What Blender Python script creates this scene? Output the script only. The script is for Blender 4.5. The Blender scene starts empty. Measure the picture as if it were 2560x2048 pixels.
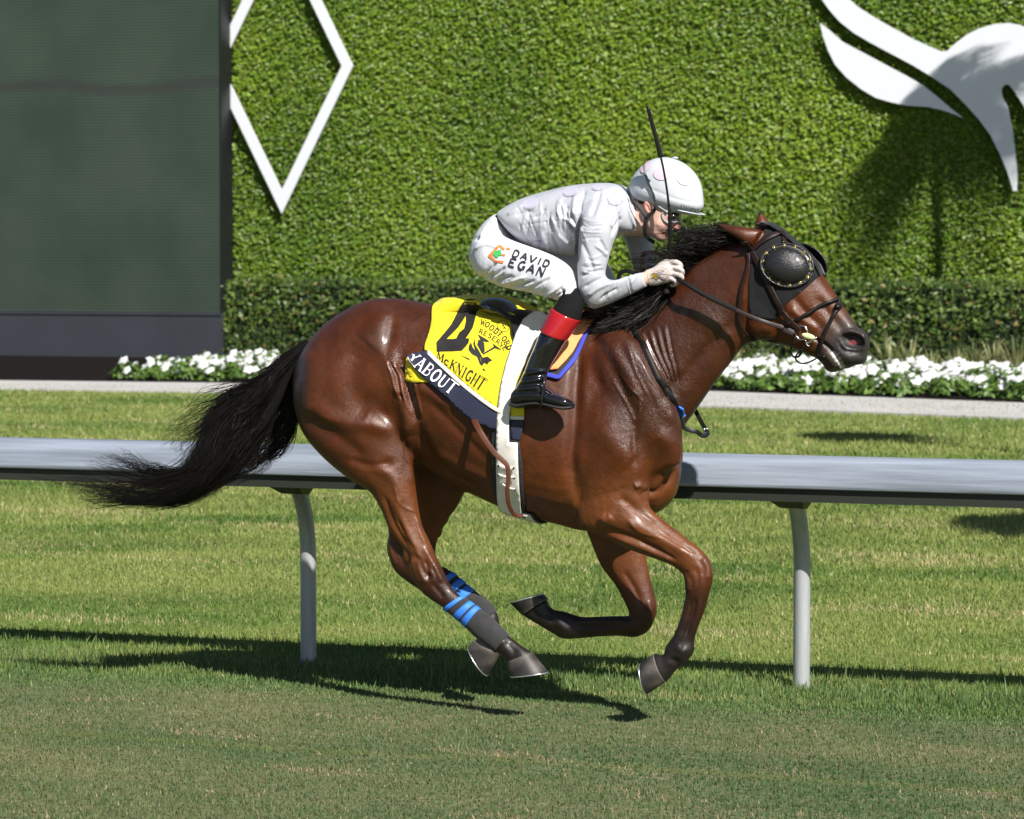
import bpy, bmesh, math, random
import numpy as np
from mathutils import Vector, Matrix, Euler
from mathutils.bvhtree import BVHTree
from mathutils import geometry as mgeo

random.seed(7); rng = np.random.default_rng(7)
scene = bpy.context.scene
COL = scene.collection

# ------------------------------------------------------------------ camera
W, H = 2560.0, 2048.0           # the photograph's pixel grid, used to turn pixels into rays
FPX = 7822.0                    # focal length in those pixels (110 mm on a 36 mm sensor)
HOR = 629.0                     # row of the horizon
CAMH = 1.86
YAW = math.radians(20.0)
PITCH = math.atan((H/2-HOR)/FPX)
cam_d = bpy.data.cameras.new('camera')
cam_d.sensor_width = 36.0
cam_d.lens = FPX/W*36.0
cam_d.clip_end = 3000.0
cam_d.clip_start = 0.1
cam = bpy.data.objects.new('camera', cam_d)
COL.objects.link(cam)
cam.location = (0, 0, CAMH)
cam.rotation_euler = (math.radians(90)-PITCH, 0, YAW)
scene.camera = cam
cam_d.dof.use_dof = True
cam_d.dof.focus_distance = 12.35
cam_d.dof.aperture_fstop = 7.1

# ------------------------------------------------------------------ light
SUN_TO = Vector((0.82, -0.80, 1.0)).normalized()
sun_el = math.asin(SUN_TO.z)
world = bpy.data.worlds.new('World'); scene.world = world; world.use_nodes = True
wn = world.node_tree.nodes; wl = world.node_tree.links
sky = wn.new('ShaderNodeTexSky'); sky.sky_type = 'NISHITA'; sky.sun_disc = False
sky.sun_elevation = sun_el
sky.air_density = 0.8; sky.dust_density = 0.6; sky.ozone_density = 1.0
sky.sun_rotation = math.atan2(SUN_TO.x, SUN_TO.y)
bg = wn.get('Background') or wn.new('ShaderNodeBackground')
wl.new(sky.outputs[0], bg.inputs[0]); bg.inputs[1].default_value = 0.05
sun_d = bpy.data.lights.new('sun', 'SUN'); sun_d.energy = 5.0; sun_d.angle = math.radians(0.55)
sun_d.color = (1.0, 0.955, 0.88)
sun = bpy.data.objects.new('sun', sun_d); COL.objects.link(sun)
sun.location = (20, -20, 25)
sun.rotation_euler = (-SUN_TO).to_track_quat('-Z', 'Y').to_euler()
vs = scene.view_settings
vs.view_transform = 'Standard'; vs.look = 'None'; vs.exposure = 0.68; vs.gamma = 1.0
vs.use_curve_mapping = False
scene.cycles.max_bounces = 5; scene.cycles.diffuse_bounces = 3; scene.cycles.glossy_bounces = 3
scene.cycles.transmission_bounces = 3; scene.cycles.transparent_max_bounces = 4
scene.cycles.use_denoising = True

# ------------------------------------------------------------------ projection helpers
RM = cam.rotation_euler.to_matrix()
CAMV = Vector((0, 0, CAMH))
RMn = np.array(RM)
def ray(u, v):
    return RM @ Vector(((u-W/2)/FPX, -(v-H/2)/FPX, -1.0))
def on_y(u, v, y):                      # point of a pixel's ray on the vertical plane Y = y
    d = ray(u, v); return CAMV + d*(y/d.y)
def on_ground(u, v, z=0.0):
    d = ray(u, v); return CAMV + d*((z-CAMH)/d.z)
YH = 11.77                              # the horse's own middle plane (it runs along +X beside the rail)
def P(u, v, lat=0.0):                   # lat: metres from the middle plane towards the near side
    return on_y(u, v, YH-lat)
def to_px(co):                          # (n,3) world -> (n,2) pixels
    c = (np.asarray(co)-np.array([0, 0, CAMH])) @ RMn
    return np.stack([W/2+FPX*c[:, 0]/-c[:, 2], H/2-FPX*c[:, 1]/-c[:, 2]], 1)

# ------------------------------------------------------------------ object helpers
def srgb(r, g, b):
    f = lambda x: (x/255/12.92) if x/255 <= 0.04045 else ((x/255+0.055)/1.055)**2.4
    return (f(r), f(g), f(b), 1.0)
def thing(name, label, cat, loc=(0, 0, 0), group=None):
    o = bpy.data.objects.new(name, None); COL.objects.link(o)
    o.location = loc; o.empty_display_size = 0.1
    o['label'] = label; o['category'] = cat
    if group: o['group'] = group
    return o
def tag(o, label, cat, group=None):
    o['label'] = label; o['category'] = cat
    if group: o['group'] = group
    return o
def mk(name, co, faces, mat, parent=None, smooth=True, cols=None, kind=None, mats=None, midx=None):
    me = bpy.data.meshes.new(name)
    co = np.asarray(co, dtype=np.float32).reshape(-1, 3)
    if isinstance(faces, np.ndarray) and faces.ndim == 2:
        nf, k = faces.shape
        me.vertices.add(len(co)); me.vertices.foreach_set('co', co.ravel())
        me.loops.add(nf*k); me.loops.foreach_set('vertex_index', faces.astype(np.int32).ravel())
        me.polygons.add(nf); me.polygons.foreach_set('loop_start', np.arange(0, nf*k, k, dtype=np.int32))
        me.update(calc_edges=True); me.validate()
    else:
        me.from_pydata([tuple(c) for c in co.tolist()], [], [tuple(int(i) for i in f) for f in faces]); me.update()
    if cols is not None and len(me.vertices) == len(cols):
        a = me.color_attributes.new('Col', 'FLOAT_COLOR', 'POINT')
        c4 = np.ones((len(cols), 4), np.float32); c4[:, :np.asarray(cols).shape[1]] = np.asarray(cols)
        a.data.foreach_set('color', c4.ravel())
    if smooth: me.polygons.foreach_set('use_smooth', np.ones(len(me.polygons), bool))
    for m in (mats or [mat]): me.materials.append(m)
    if midx is not None: me.polygons.foreach_set('material_index', np.asarray(midx, np.int32))
    o = bpy.data.objects.new(name, me); COL.objects.link(o)
    if parent is not None:
        o.parent = parent
        if parent.type == 'EMPTY': o.matrix_parent_inverse = Matrix.Translation(-Vector(parent.location))
    if kind: o['kind'] = kind
    return o
def solid(o, th, off=0.0):
    m = o.modifiers.new('thickness', 'SOLIDIFY'); m.thickness = th; m.offset = off
    return o

# ------------------------------------------------------------------ materials
def mat(name, col=(0.5, 0.5, 0.5), rough=0.6, metal=0.0, spec=0.5, coat=0.0, noise=0.0, nscale=20.0,
        bump=0.0, bscale=60.0, attr=False, trans=0.0, stretch=None, coat_rough=0.1, sheen=0.0):
    m = bpy.data.materials.new(name); m.use_nodes = True
    nt = m.node_tree; b = nt.nodes['Principled BSDF']
    c4 = tuple(col)[:3]+(1.0,)
    b.inputs['Base Color'].default_value = c4
    b.inputs['Roughness'].default_value = rough; b.inputs['Metallic'].default_value = metal
    b.inputs['Specular IOR Level'].default_value = spec
    b.inputs['Coat Weight'].default_value = coat; b.inputs['Coat Roughness'].default_value = coat_rough
    if sheen: b.inputs['Sheen Weight'].default_value = sheen
    src = None
    if attr:
        a = nt.nodes.new('ShaderNodeVertexColor'); a.layer_name = 'Col'; src = a.outputs['Color']
    tc = nt.nodes.new('ShaderNodeTexCoord'); vec = tc.outputs['Object']
    if stretch:
        mp = nt.nodes.new('ShaderNodeMapping'); mp.inputs['Scale'].default_value = stretch
        nt.links.new(vec, mp.inputs[0]); vec = mp.outputs[0]
    if noise:
        n = nt.nodes.new('ShaderNodeTexNoise'); n.inputs['Scale'].default_value = nscale
        n.inputs['Detail'].default_value = 5.0; n.inputs['Roughness'].default_value = 0.62
        nt.links.new(vec, n.inputs['Vector'])
        mr = nt.nodes.new('ShaderNodeMapRange'); mr.inputs[1].default_value = 0.3; mr.inputs[2].default_value = 0.7
        mr.inputs[3].default_value = 1.0-noise; mr.inputs[4].default_value = 1.0+noise
        nt.links.new(n.outputs[0], mr.inputs[0])
        mx = nt.nodes.new('ShaderNodeVectorMath'); mx.operation = 'SCALE'
        if src is not None: nt.links.new(src, mx.inputs[0])
        else: mx.inputs[0].default_value = c4[:3]
        nt.links.new(mr.outputs[0], mx.inputs['Scale']); src = mx.outputs[0]
    if src is not None: nt.links.new(src, b.inputs['Base Color'])
    if bump:
        n2 = nt.nodes.new('ShaderNodeTexNoise'); n2.inputs['Scale'].default_value = bscale
        n2.inputs['Detail'].default_value = 4.0
        nt.links.new(vec, n2.inputs['Vector'])
        bp = nt.nodes.new('ShaderNodeBump'); bp.inputs['Strength'].default_value = 1.0
        bp.inputs['Distance'].default_value = bump
        nt.links.new(n2.outputs[0], bp.inputs['Height']); nt.links.new(bp.outputs[0], b.inputs['Normal'])
    if trans:
        t = nt.nodes.new('ShaderNodeBsdfTranslucent')
        if src is not None: nt.links.new(src, t.inputs[0])
        else: t.inputs[0].default_value = c4
        ms = nt.nodes.new('ShaderNodeMixShader'); ms.inputs[0].default_value = trans
        out = nt.nodes['Material Output']
        nt.links.new(b.outputs[0], ms.inputs[1]); nt.links.new(t.outputs[0], ms.inputs[2])
        nt.links.new(ms.outputs[0], out.inputs['Surface'])
    return m

# ------------------------------------------------------------------ mesh tools
def catmull(A, k):
    A = np.asarray(A, float); n = len(A)
    if n < 3: k = max(k, 1)
    out = []
    for i in range(n-1):
        p0 = A[max(i-1, 0)]; p1 = A[i]; p2 = A[i+1]; p3 = A[min(i+2, n-1)]
        for j in range(k):
            t = j/k
            out.append(0.5*((2*p1)+(-p0+p2)*t+(2*p0-5*p1+4*p2-p3)*t*t+(-p0+3*p1-3*p2+p3)*t**3))
    out.append(A[-1]); return np.array(out)
def loft(st, lat=0.0, k=4, n=28, caps=True, grow=0.0, proj=None):
    """stations (u1,v1,u2,v2,halfwidth[,lat[,power[,egg]]]): the two outline pixels of a limb and its half width"""
    full = []
    for s in st:
        s = list(s); d = [0, 0, 0, 0, 0.05, lat, 2.0, 0.0]
        d[:len(s)] = s; full.append(d)
    full = catmull(full, k)
    co = []; fs = []
    pr = proj or P
    t = np.linspace(0, 2*math.pi, n, endpoint=False)
    for s in full:
        a = np.array(pr(s[0], s[1], s[5])); b = np.array(pr(s[2], s[3], s[5]))
        c = (a+b)/2; A = (b-a)/2
        L = np.linalg.norm(A); A = A*(1+grow/max(L, 1e-6))
        pw = 2.0/s[6]
        ct = np.sign(np.cos(t))*np.abs(np.cos(t))**pw; stt = np.sign(np.sin(t))*np.abs(np.sin(t))**pw
        bw = (s[4]+grow)*(1+s[7]*np.cos(t))
        co.append(c+np.outer(ct, A)+np.outer(stt*bw, np.array([0, -1.0, 0])))
    m = len(co); co = np.concatenate(co)
    for i in range(m-1):
        for j in range(n):
            j2 = (j+1) % n
            fs.append((i*n+j, i*n+j2, (i+1)*n+j2, (i+1)*n+j))
    if caps:
        c0 = co[:n].mean(0); c1 = co[-n:].mean(0)
        co = np.vstack([co, c0, c1]); i0 = len(co)-2; i1 = len(co)-1
        for j in range(n):
            j2 = (j+1) % n
            fs.append((i0, j2, j)); fs.append((i1, (m-1)*n+j, (m-1)*n+j2))
    return co, fs
def mirror(part):
    co = part[0].copy(); co[:, 1] = 2*YH-co[:, 1]
    return co, [tuple(reversed(f)) for f in part[1]]
def ball(c, r, n=14, axes=None):
    """ellipsoid about world point c with radii r (x,y,z)"""
    co = []; fs = []
    for i in range(n+1):
        th = math.pi*i/n
        for j in range(2*n):
            ph = math.pi*j/n
            co.append((math.sin(th)*math.cos(ph), math.sin(th)*math.sin(ph), math.cos(th)))
    co = np.array(co)*np.array(r)
    if axes is not None: co = co @ np.array(axes).T
    co = co+np.array(c); m = 2*n
    for i in range(n):
        for j in range(m):
            fs.append((i*m+j, (i+1)*m+j, (i+1)*m+(j+1) % m, i*m+(j+1) % m))
    return co, fs
def tube(pts, rad, n=8, k=4, caps=True):
    """round tube through world points; rad a number or one per point"""
    pts = np.array([tuple(p) for p in pts], float)
    r = np.full(len(pts), rad) if np.isscalar(rad) else np.asarray(rad, float)
    q = catmull(np.column_stack([pts, r]), k) if len(pts) > 2 else np.column_stack([pts, r])
    p = q[:, :3]; r = q[:, 3]
    T = np.gradient(p, axis=0); T /= np.linalg.norm(T, axis=1)[:, None]+1e-9
    ref = np.array([0, -1.0, 0.05]); co = []; fs = []
    N0 = np.cross(T[0], ref); N0 /= np.linalg.norm(N0)+1e-9
    for i in range(len(p)):
        N0 = N0-T[i]*np.dot(N0, T[i]); N0 /= np.linalg.norm(N0)+1e-9
        B = np.cross(T[i], N0)
        for j in range(n):
            a = 2*math.pi*j/n
            co.append(p[i]+r[i]*(math.cos(a)*N0+math.sin(a)*B))
    m = len(p)
    for i in range(m-1):
        for j in range(n):
            fs.append((i*n+j, i*n+(j+1) % n, (i+1)*n+(j+1) % n, (i+1)*n+j))
    if caps: fs.append(tuple(range(n-1, -1, -1))); fs.append(tuple((m-1)*n+j for j in range(n)))
    return np.array(co), fs
def join(parts):
    co = []; fs = []; o = 0
    for c, f in parts:
        co.append(np.asarray(c)); fs += [tuple(i+o for i in x) for x in f]; o += len(c)
    return np.concatenate(co), fs
def remesh(parts, vox, smooth=4, fac=0.5):
    co, fs = join(parts)
    me = bpy.data.meshes.new('tmp'); me.from_pydata([tuple(c) for c in co.tolist()], [], fs); me.update()
    o = bpy.data.objects.new('tmp', me); COL.objects.link(o)
    m = o.modifiers.new('r', 'REMESH'); m.mode = 'VOXEL'; m.voxel_size = vox
    if smooth:
        s = o.modifiers.new('s', 'SMOOTH'); s.factor = fac; s.iterations = smooth
    dg = bpy.context.evaluated_depsgraph_get(); ev = o.evaluated_get(dg); em = ev.to_mesh()
    c = np.empty(len(em.vertices)*3, np.float32); em.vertices.foreach_get('co', c)
    f = np.empty(len(em.loops), np.int32); em.loops.foreach_get('vertex_index', f)
    nrm = np.empty(len(em.vertices)*3, np.float32); em.vertices.foreach_get('normal', nrm)
    tot = np.empty(len(em.polygons), np.int32); em.polygons.foreach_get('loop_total', tot)
    ev.to_mesh_clear(); bpy.data.objects.remove(o); bpy.data.meshes.remove(me)
    assert (tot == 4).all()
    return c.reshape(-1, 3).astype(float), f.reshape(-1, 4), nrm.reshape(-1, 3).astype(float)
def vnormals(co, F):
    a = co[F[:, 2]]-co[F[:, 0]]; b = co[F[:, 3]]-co[F[:, 1]]
    fn = np.cross(a, b); out = np.zeros_like(co)
    for i in range(4): np.add.at(out, F[:, i], fn)
    return out/(np.linalg.norm(out, axis=1)[:, None]+1e-12)
def seg_dist(px, poly):
    """distance of px (n,2) to a polyline, and the running parameter 0..1"""
    poly = np.asarray(poly, float); best = np.full(len(px), 1e9); par = np.zeros(len(px))
    if len(poly) == 1: return np.hypot(*(px-poly[0]).T), par
    n = len(poly)-1
    for i in range(n):
        a = poly[i]; d = poly[i+1]-a; L = d@d+1e-9
        t = np.clip(((px-a)@d)/L, 0, 1)
        q = np.hypot(px[:, 0]-a[0]-t*d[0], px[:, 1]-a[1]-t*d[1])
        m = q < best; best[m] = q[m]; par[m] = (i+t[m])/n
    return best, par
def sculpt(co, F, strokes, both=True, latmin=None):
    """raise (+) or groove (-) soft strokes given in pixels: (polyline, radius px, height m[, latmin, latmax])"""
    N = vnormals(co, F)
    disp = np.zeros(len(co))
    for side in ((1, -1) if both else (1,)):
        c2 = co.copy()
        if side < 0: c2[:, 1] = 2*YH-c2[:, 1]
        px = to_px(c2); lat = YH-c2[:, 1]; nl = -N[:, 1]*side
        face = np.clip(nl*2.2+0.25, 0, 1)
        for s in strokes:
            poly, r, h = s[0], s[1], s[2]
            lo = s[3] if len(s) > 3 else 0.0; hi = s[4] if len(s) > 4 else 9.0
            if side < 0 and len(s) > 5 and s[5] == 'near': continue
            pl = catmull(poly, 4) if len(poly) > 2 else np.asarray(poly, float)
            pmin = pl.min(0)-3*r; pmax = pl.max(0)+3*r
            idx = np.where((px[:, 0] > pmin[0]) & (px[:, 0] < pmax[0]) & (px[:, 1] > pmin[1]) & (px[:, 1] < pmax[1]) & (lat > lo) & (lat < hi) & (face > 0))[0]
            if len(idx) == 0: continue
            d, par = seg_dist(px[idx], pl)
            end = np.clip(np.minimum(par, 1-par)*6, 0.0, 1.0) if len(poly) > 2 else 1.0
            disp[idx] += h*np.exp(-(d/r)**2)*face[idx]*(0.25+0.75*end)
    return co+N*disp[:, None]
def bvh_of(co, F):
    return BVHTree.FromPolygons([tuple(c) for c in co.tolist()], [tuple(f) for f in (F.tolist() if isinstance(F, np.ndarray) else F)])
def cast(u, v, bvh, off=0.004, lat=0.1, maxjump=None):
    d = ray(u, v).normalized()
    h = bvh.ray_cast(CAMV, d, 60.0)
    if h[0] is None:
        q = P(u, v, lat); h = bvh.find_nearest(q)
        n = h[1]
        if (q-h[0]).dot(n) < 0: n = n
        return h[0]+n*off, n
    n = h[1]
    if n.dot(d) > 0: n = -n
    return h[0]+n*off, n
def drape(poly, bvh, off=0.005, step=7.0, lat=0.05, ripple=None, ease=0):
    """a sheet cut to a pixel outline and laid on a body"""
    poly = [Vector(p) for p in poly]
    # densify boundary
    b = []
    for i in range(len(poly)):
        a = poly[i]; c = poly[(i+1) % len(poly)]; m = max(1, int((c-a).length/step))
        b += [a.lerp(c, j/m) for j in range(m)]
    us = [p.x for p in b]; vv = [p.y for p in b]; pts = list(b)
    y = min(vv)+step/2; row = 0
    while y < max(vv):
        x = min(us)+(step/2 if row % 2 else 0)
        while x < max(us):
            q = Vector((x, y)); c = False; j = len(b)-1; dmin = 1e9
            for i in range(len(b)):
                if (b[i].y > y) != (b[j].y > y) and x < (b[j].x-b[i].x)*(y-b[i].y)/(b[j].y-b[i].y+1e-9)+b[i].x: c = not c
                dmin = min(dmin, (b[i]-q).length_squared); j = i
            if c and dmin > (step*0.45)**2: pts.append(q)
            x += step
        y += step*0.87; row += 1
    n = len(b); ed = [(i, (i+1) % n) for i in range(n)]
    r = mgeo.delaunay_2d_cdt(pts, ed, [], 1, 1e-4)
    co = []
    for p in r[0]:
        o = off+(ripple(p.x, p.y) if ripple else 0.0)
        co.append(tuple(cast(p.x, p.y, bvh, o, lat)[0]))
    fs = []
    C = np.array(co)
    if ease:
        cnt = {}
        for f in r[2]:
            for i in range(3):
                e = tuple(sorted((f[i], f[(i+1) % 3]))); cnt[e] = cnt.get(e, 0)+1
        rim = set(v for e, c in cnt.items() if c == 1 for v in e); nbr = [[] for _ in C]
        for e, c in cnt.items():
            a, b2 = e
            if c == 1: nbr[a].append(b2); nbr[b2].append(a)
            else:
                if a not in rim: nbr[a].append(b2)
                if b2 not in rim: nbr[b2].append(a)
        D0 = C-np.array([0, 0, CAMH]); R0 = np.linalg.norm(D0, axis=1); D0 = D0/R0[:, None]
        for _ in range(ease):               # even out the distance only, so the outline stays where it was cut
            R1 = np.array([np.mean(R0[q]) if q else R0[i] for i, q in enumerate(nbr)]); R0 = np.minimum(R0*.4+R1*.6, R0+.0005)
        C = D0*R0[:, None]+np.array([0, 0, CAMH])
    for f in r[2]:
        a, b2, c = C[f[0]], C[f[1]], C[f[2]]
        nn = np.cross(b2-a, c-a)
        fs.append(tuple(f) if nn@(np.array([0, 0, CAMH])-a) > 0 else tuple(reversed(f)))
    return C, fs
def strap(pts, w, bvh=None, off=0.004, th=0.004, k=5, lat=0.1, w2=None):
    """a flat strap along pixels laid on a body (bvh) or along world points"""
    if bvh is not None:
        q = catmull(np.array(pts, float), k)
        res = [cast(x[0], x[1], bvh, off, x[2] if len(x) > 2 else lat) for x in q]
        p = np.array([tuple(r[0]) for r in res]); N = np.array([tuple(r[1]) for r in res])
        for _ in range(2):
            p[1:-1] = (p[:-2]+2*p[1:-1]+p[2:])/4; N[1:-1] = (N[:-2]+2*N[1:-1]+N[2:])/4
    else:
        p = catmull(np.array([tuple(x) for x in pts], float), k); N = np.tile(np.array([0.2, -1.0, 0.25]), (len(p), 1))
    T = np.gradient(p, axis=0); T /= np.linalg.norm(T, axis=1)[:, None]+1e-9
    S = np.cross(N, T); S /= np.linalg.norm(S, axis=1)[:, None]+1e-9
    N = np.cross(T, S); N /= np.linalg.norm(N, axis=1)[:, None]+1e-9
    co = []; fs = []; m = len(p)
    for i in range(m):
        ww = (w if w2 is None else w+(w2-w)*i/(m-1))/2
        for a, b in ((-1, -.5), (1, -.5), (1, .35), (0.8, .5), (-0.8, .5), (-1, .35)):
            co.append(p[i]+S[i]*ww*a+N[i]*th*b)
    for i in range(m-1):
        for j in range(6): fs.append((i*6+j, i*6+(j+1) % 6, (i+1)*6+(j+1) % 6, (i+1)*6+j))
    fs.append((5, 4, 3, 2, 1, 0)); fs.append(tuple((m-1)*6+j for j in range(6)))
    return np.array(co), fs
def hair(guides, count, length=(0.85, 1.05), spread=0.012, width=0.0016, seg=26, wave=0.006, seed=1, tipfan=1.0, weights=None, clumps=0):
    """many thin tapering ribbons that follow and blend between guide curves (world points)"""
    r = np.random.default_rng(seed)
    G = np.array([catmull(np.array([tuple(p) for p in g], float), 6)[np.linspace(0, (len(g)-1)*6, 40).astype(int)] for g in guides])
    n = len(guides); co = np.empty((count, seg, 2, 3)); 
    t = np.linspace(0, 1, seg)
    CL = [(r.uniform(0, n-1) if weights is None else r.choice(n-1, p=weights)+r.uniform(), r.normal(0, spread*1.3, 3), r.normal(0, spread*2.6*tipfan, 3), r.uniform(0, 6.28, 3), r.uniform(.8, 2.6, 3), r.uniform(*length)) for _ in range(max(1, clumps))]
    for i in range(count):
        a = r.uniform(0, n-1) if weights is None else r.choice(n-1, p=weights)+r.uniform()
        cl = None
        if clumps and r.uniform() < .88: cl = CL[r.integers(clumps)]; a = min(max(cl[0]+r.normal(0, .10), 0), n-1.001)
        i0 = min(int(a), n-2); f = a-i0
        g = G[i0]*(1-f)+G[i0+1]*f
        L = (r.uniform(*length) if cl is None else min(cl[5]*r.uniform(.85, 1.08), length[1]))*39
        x = np.clip(t*L, 0, 38.999); k0 = x.astype(int); fr = (x-k0)[:, None]
        p = g[k0]*(1-fr)+g[np.minimum(k0+1, 39)]*fr
        over = np.clip(t*L-39, 0, None)[:, None]; p = p+over*(G[i0][39]-G[i0][38])
        off = r.normal(0, spread, 3); off2 = r.normal(0, spread*1.6*tipfan, 3)
        ph = r.uniform(0, 6.28, 3); fq = r.uniform(1.5, 5, 3)
        p = p+off*np.minimum(1, 0.35+t*2)[:, None]+off2*(t**1.6)[:, None]+wave*np.sin(np.outer(t, fq)*6.28+ph)*t[:, None]
        if cl is not None:
            p = p-off2*(t**1.6)[:, None]*.75+cl[1]*np.minimum(1, .2+t*1.5)[:, None]+cl[2]*(t**1.5)[:, None]+wave*2.2*np.sin(np.outer(t, cl[4])*6.28+cl[3])*t[:, None]
        T = np.gradient(p, axis=0); S = np.cross(T, r.normal(0, 1, 3)+np.array([0, -1.5, 0])); S /= np.linalg.norm(S, axis=1)[:, None]+1e-9
        wd = width*r.uniform(0.6, 1.4)*(1-t**2*0.92)
        co[i, :, 0] = p-S*wd[:, None]/2; co[i, :, 1] = p+S*wd[:, None]/2
    base = np.arange(count)[:, None]*seg*2+np.arange(seg-1)[None, :]*2
    F = np.stack([base, base+1, base+3, base+2], -1).reshape(-1, 4)
    return co.reshape(-1, 3), F

# ================================================================== SETTING
# ------------------------------------------------------------------ ground sheets
def ground_mat(name, cols, scale, stretch=(1, 1, 1), bump=0.01):
    m = bpy.data.materials.new(name); m.use_nodes = True; nt = m.node_tree; b = nt.nodes['Principled BSDF']
    b.inputs['Roughness'].default_value = 0.95; b.inputs['Specular IOR Level'].default_value = 0.1
    tc = nt.nodes.new('ShaderNodeTexCoord'); mp = nt.nodes.new('ShaderNodeMapping'); mp.inputs['Scale'].default_value = stretch
    nt.links.new(tc.outputs['Object'], mp.inputs[0])
    n1 = nt.nodes.new('ShaderNodeTexNoise'); n1.inputs['Scale'].default_value = scale; n1.inputs['Detail'].default_value = 8
    n1.inputs['Roughness'].default_value = 0.7
    n2 = nt.nodes.new('ShaderNodeTexNoise'); n2.inputs['Scale'].default_value = scale*14; n2.inputs['Detail'].default_value = 5
    for n in (n1, n2): nt.links.new(mp.outputs[0], n.inputs['Vector'])
    mx = nt.nodes.new('ShaderNodeMath'); mx.operation = 'MULTIPLY_ADD'; mx.inputs[1].default_value = 0.55
    ad = nt.nodes.new('ShaderNodeMath'); ad.operation = 'MULTIPLY'; ad.inputs[1].default_value = 0.45
    nt.links.new(n2.outputs[0], ad.inputs[0]); nt.links.new(n1.outputs[0], mx.inputs[0]); nt.links.new(ad.outputs[0], mx.inputs[2])
    cr = nt.nodes.new('ShaderNodeValToRGB'); e = cr.color_ramp.elements
    e[0].position = 0.34; e[0].color = cols[0]; e[1].position = 0.66; e[1].color = cols[-1]
    for i, c in enumerate(cols[1:-1]):
        x = e.new(0.34+0.32*(i+1)/(len(cols)-1)); x.color = c
    nt.links.new(mx.outputs[0], cr.inputs[0]); nt.links.new(cr.outputs[0], b.inputs['Base Color'])
    bp = nt.nodes.new('ShaderNodeBump'); bp.inputs['Distance'].default_value = bump; nt.links.new(n2.outputs[0], bp.inputs['Height'])
    nt.links.new(bp.outputs[0], b.inputs['Normal'])
    return m
M_lawn = ground_mat('lawn', [(.050, .095, .020, 1), (.105, .160, .036, 1), (.16, .20, .055, 1), (.28, .26, .10, 1)], 1.6, (1, 1, 1))
M_turf = ground_mat('track_turf', [(.045, .085, .030, 1), (.085, .115, .048, 1), (.14, .14, .072, 1), (.24, .20, .12, 1)], 2.3, (0.6, 1, 1))
M_path = mat('concrete', (.42, .41, .41), .9, noise=.12, nscale=1.5, bump=.002, bscale=60)
M_mulch = mat('mulch', (.013, .011, .011), 1.0, spec=.02, noise=.5, nscale=30, bump=.03, bscale=25)
def sheet(name, pts, z, m):
    o = mk(name, [(p[0], p[1], z) for p in pts], [tuple(range(len(pts)))], m, smooth=False); o['kind'] = 'structure'; return o
sheet('lawn', [(-700, -300), (700, -300), (700, 1200), (-700, 1200)], 0.0, M_lawn)
EDGE = [(-60, 11.95), (-9, 12.02), (-6.7, 12.12), (-4.5, 12.28), (-2.3, 12.36), (3, 12.42), (60, 12.6)]
def edge_y(x): return np.interp(x, [e[0] for e in EDGE], [e[1] for e in EDGE])
sheet('race_track', EDGE[::-1]+[(-60, -40), (60, -40)], 0.004, M_turf)
pn = [on_ground(u, v) for u, v in ((0, 976), (600, 986), (1200, 1003), (1781, 1021), (2560, 1052))]
pf = [on_ground(u, v) for u, v in ((0, 956), (600, 963), (1200, 971), (1793, 984), (2560, 1013))]
pn = [pn[0]+Vector((-60, 8, 0))]+pn+[pn[-1]+Vector((40, -14, 0))]
pf = [pf[0]+Vector((-60, 8, 0))]+pf+[pf[-1]+Vector((40, -14, 0))]
path = mk('path', [(p.x, p.y, 0.03) for p in pn]+[(p.x, p.y, 0.03) for p in pf]+[(p.x, p.y, -.05) for p in pn],
          [(i, i+1, 7+i+1, 7+i) for i in range(6)]+[(14+i, 14+i+1, i+1, i) for i in range(6)], M_path, smooth=False); path['kind'] = 'structure'
bed = mk('planting_bed', [(p.x, p.y, 0.045) for p in pf]+[(p.x, p.y+1.2, 0.12) for p in pf]+[(p.x, 47, .22) for p in pf]+[(p.x, p.y, 0.0) for p in pf],
         [(i, i+1, 8+i, 7+i) for i in range(6)]+[(7+i, 8+i, 15+i, 14+i) for i in range(6)]+[(21+i, 22+i, i+1, i) for i in range(6)], M_mulch, smooth=False)
bed['kind'] = 'structure'

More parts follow.
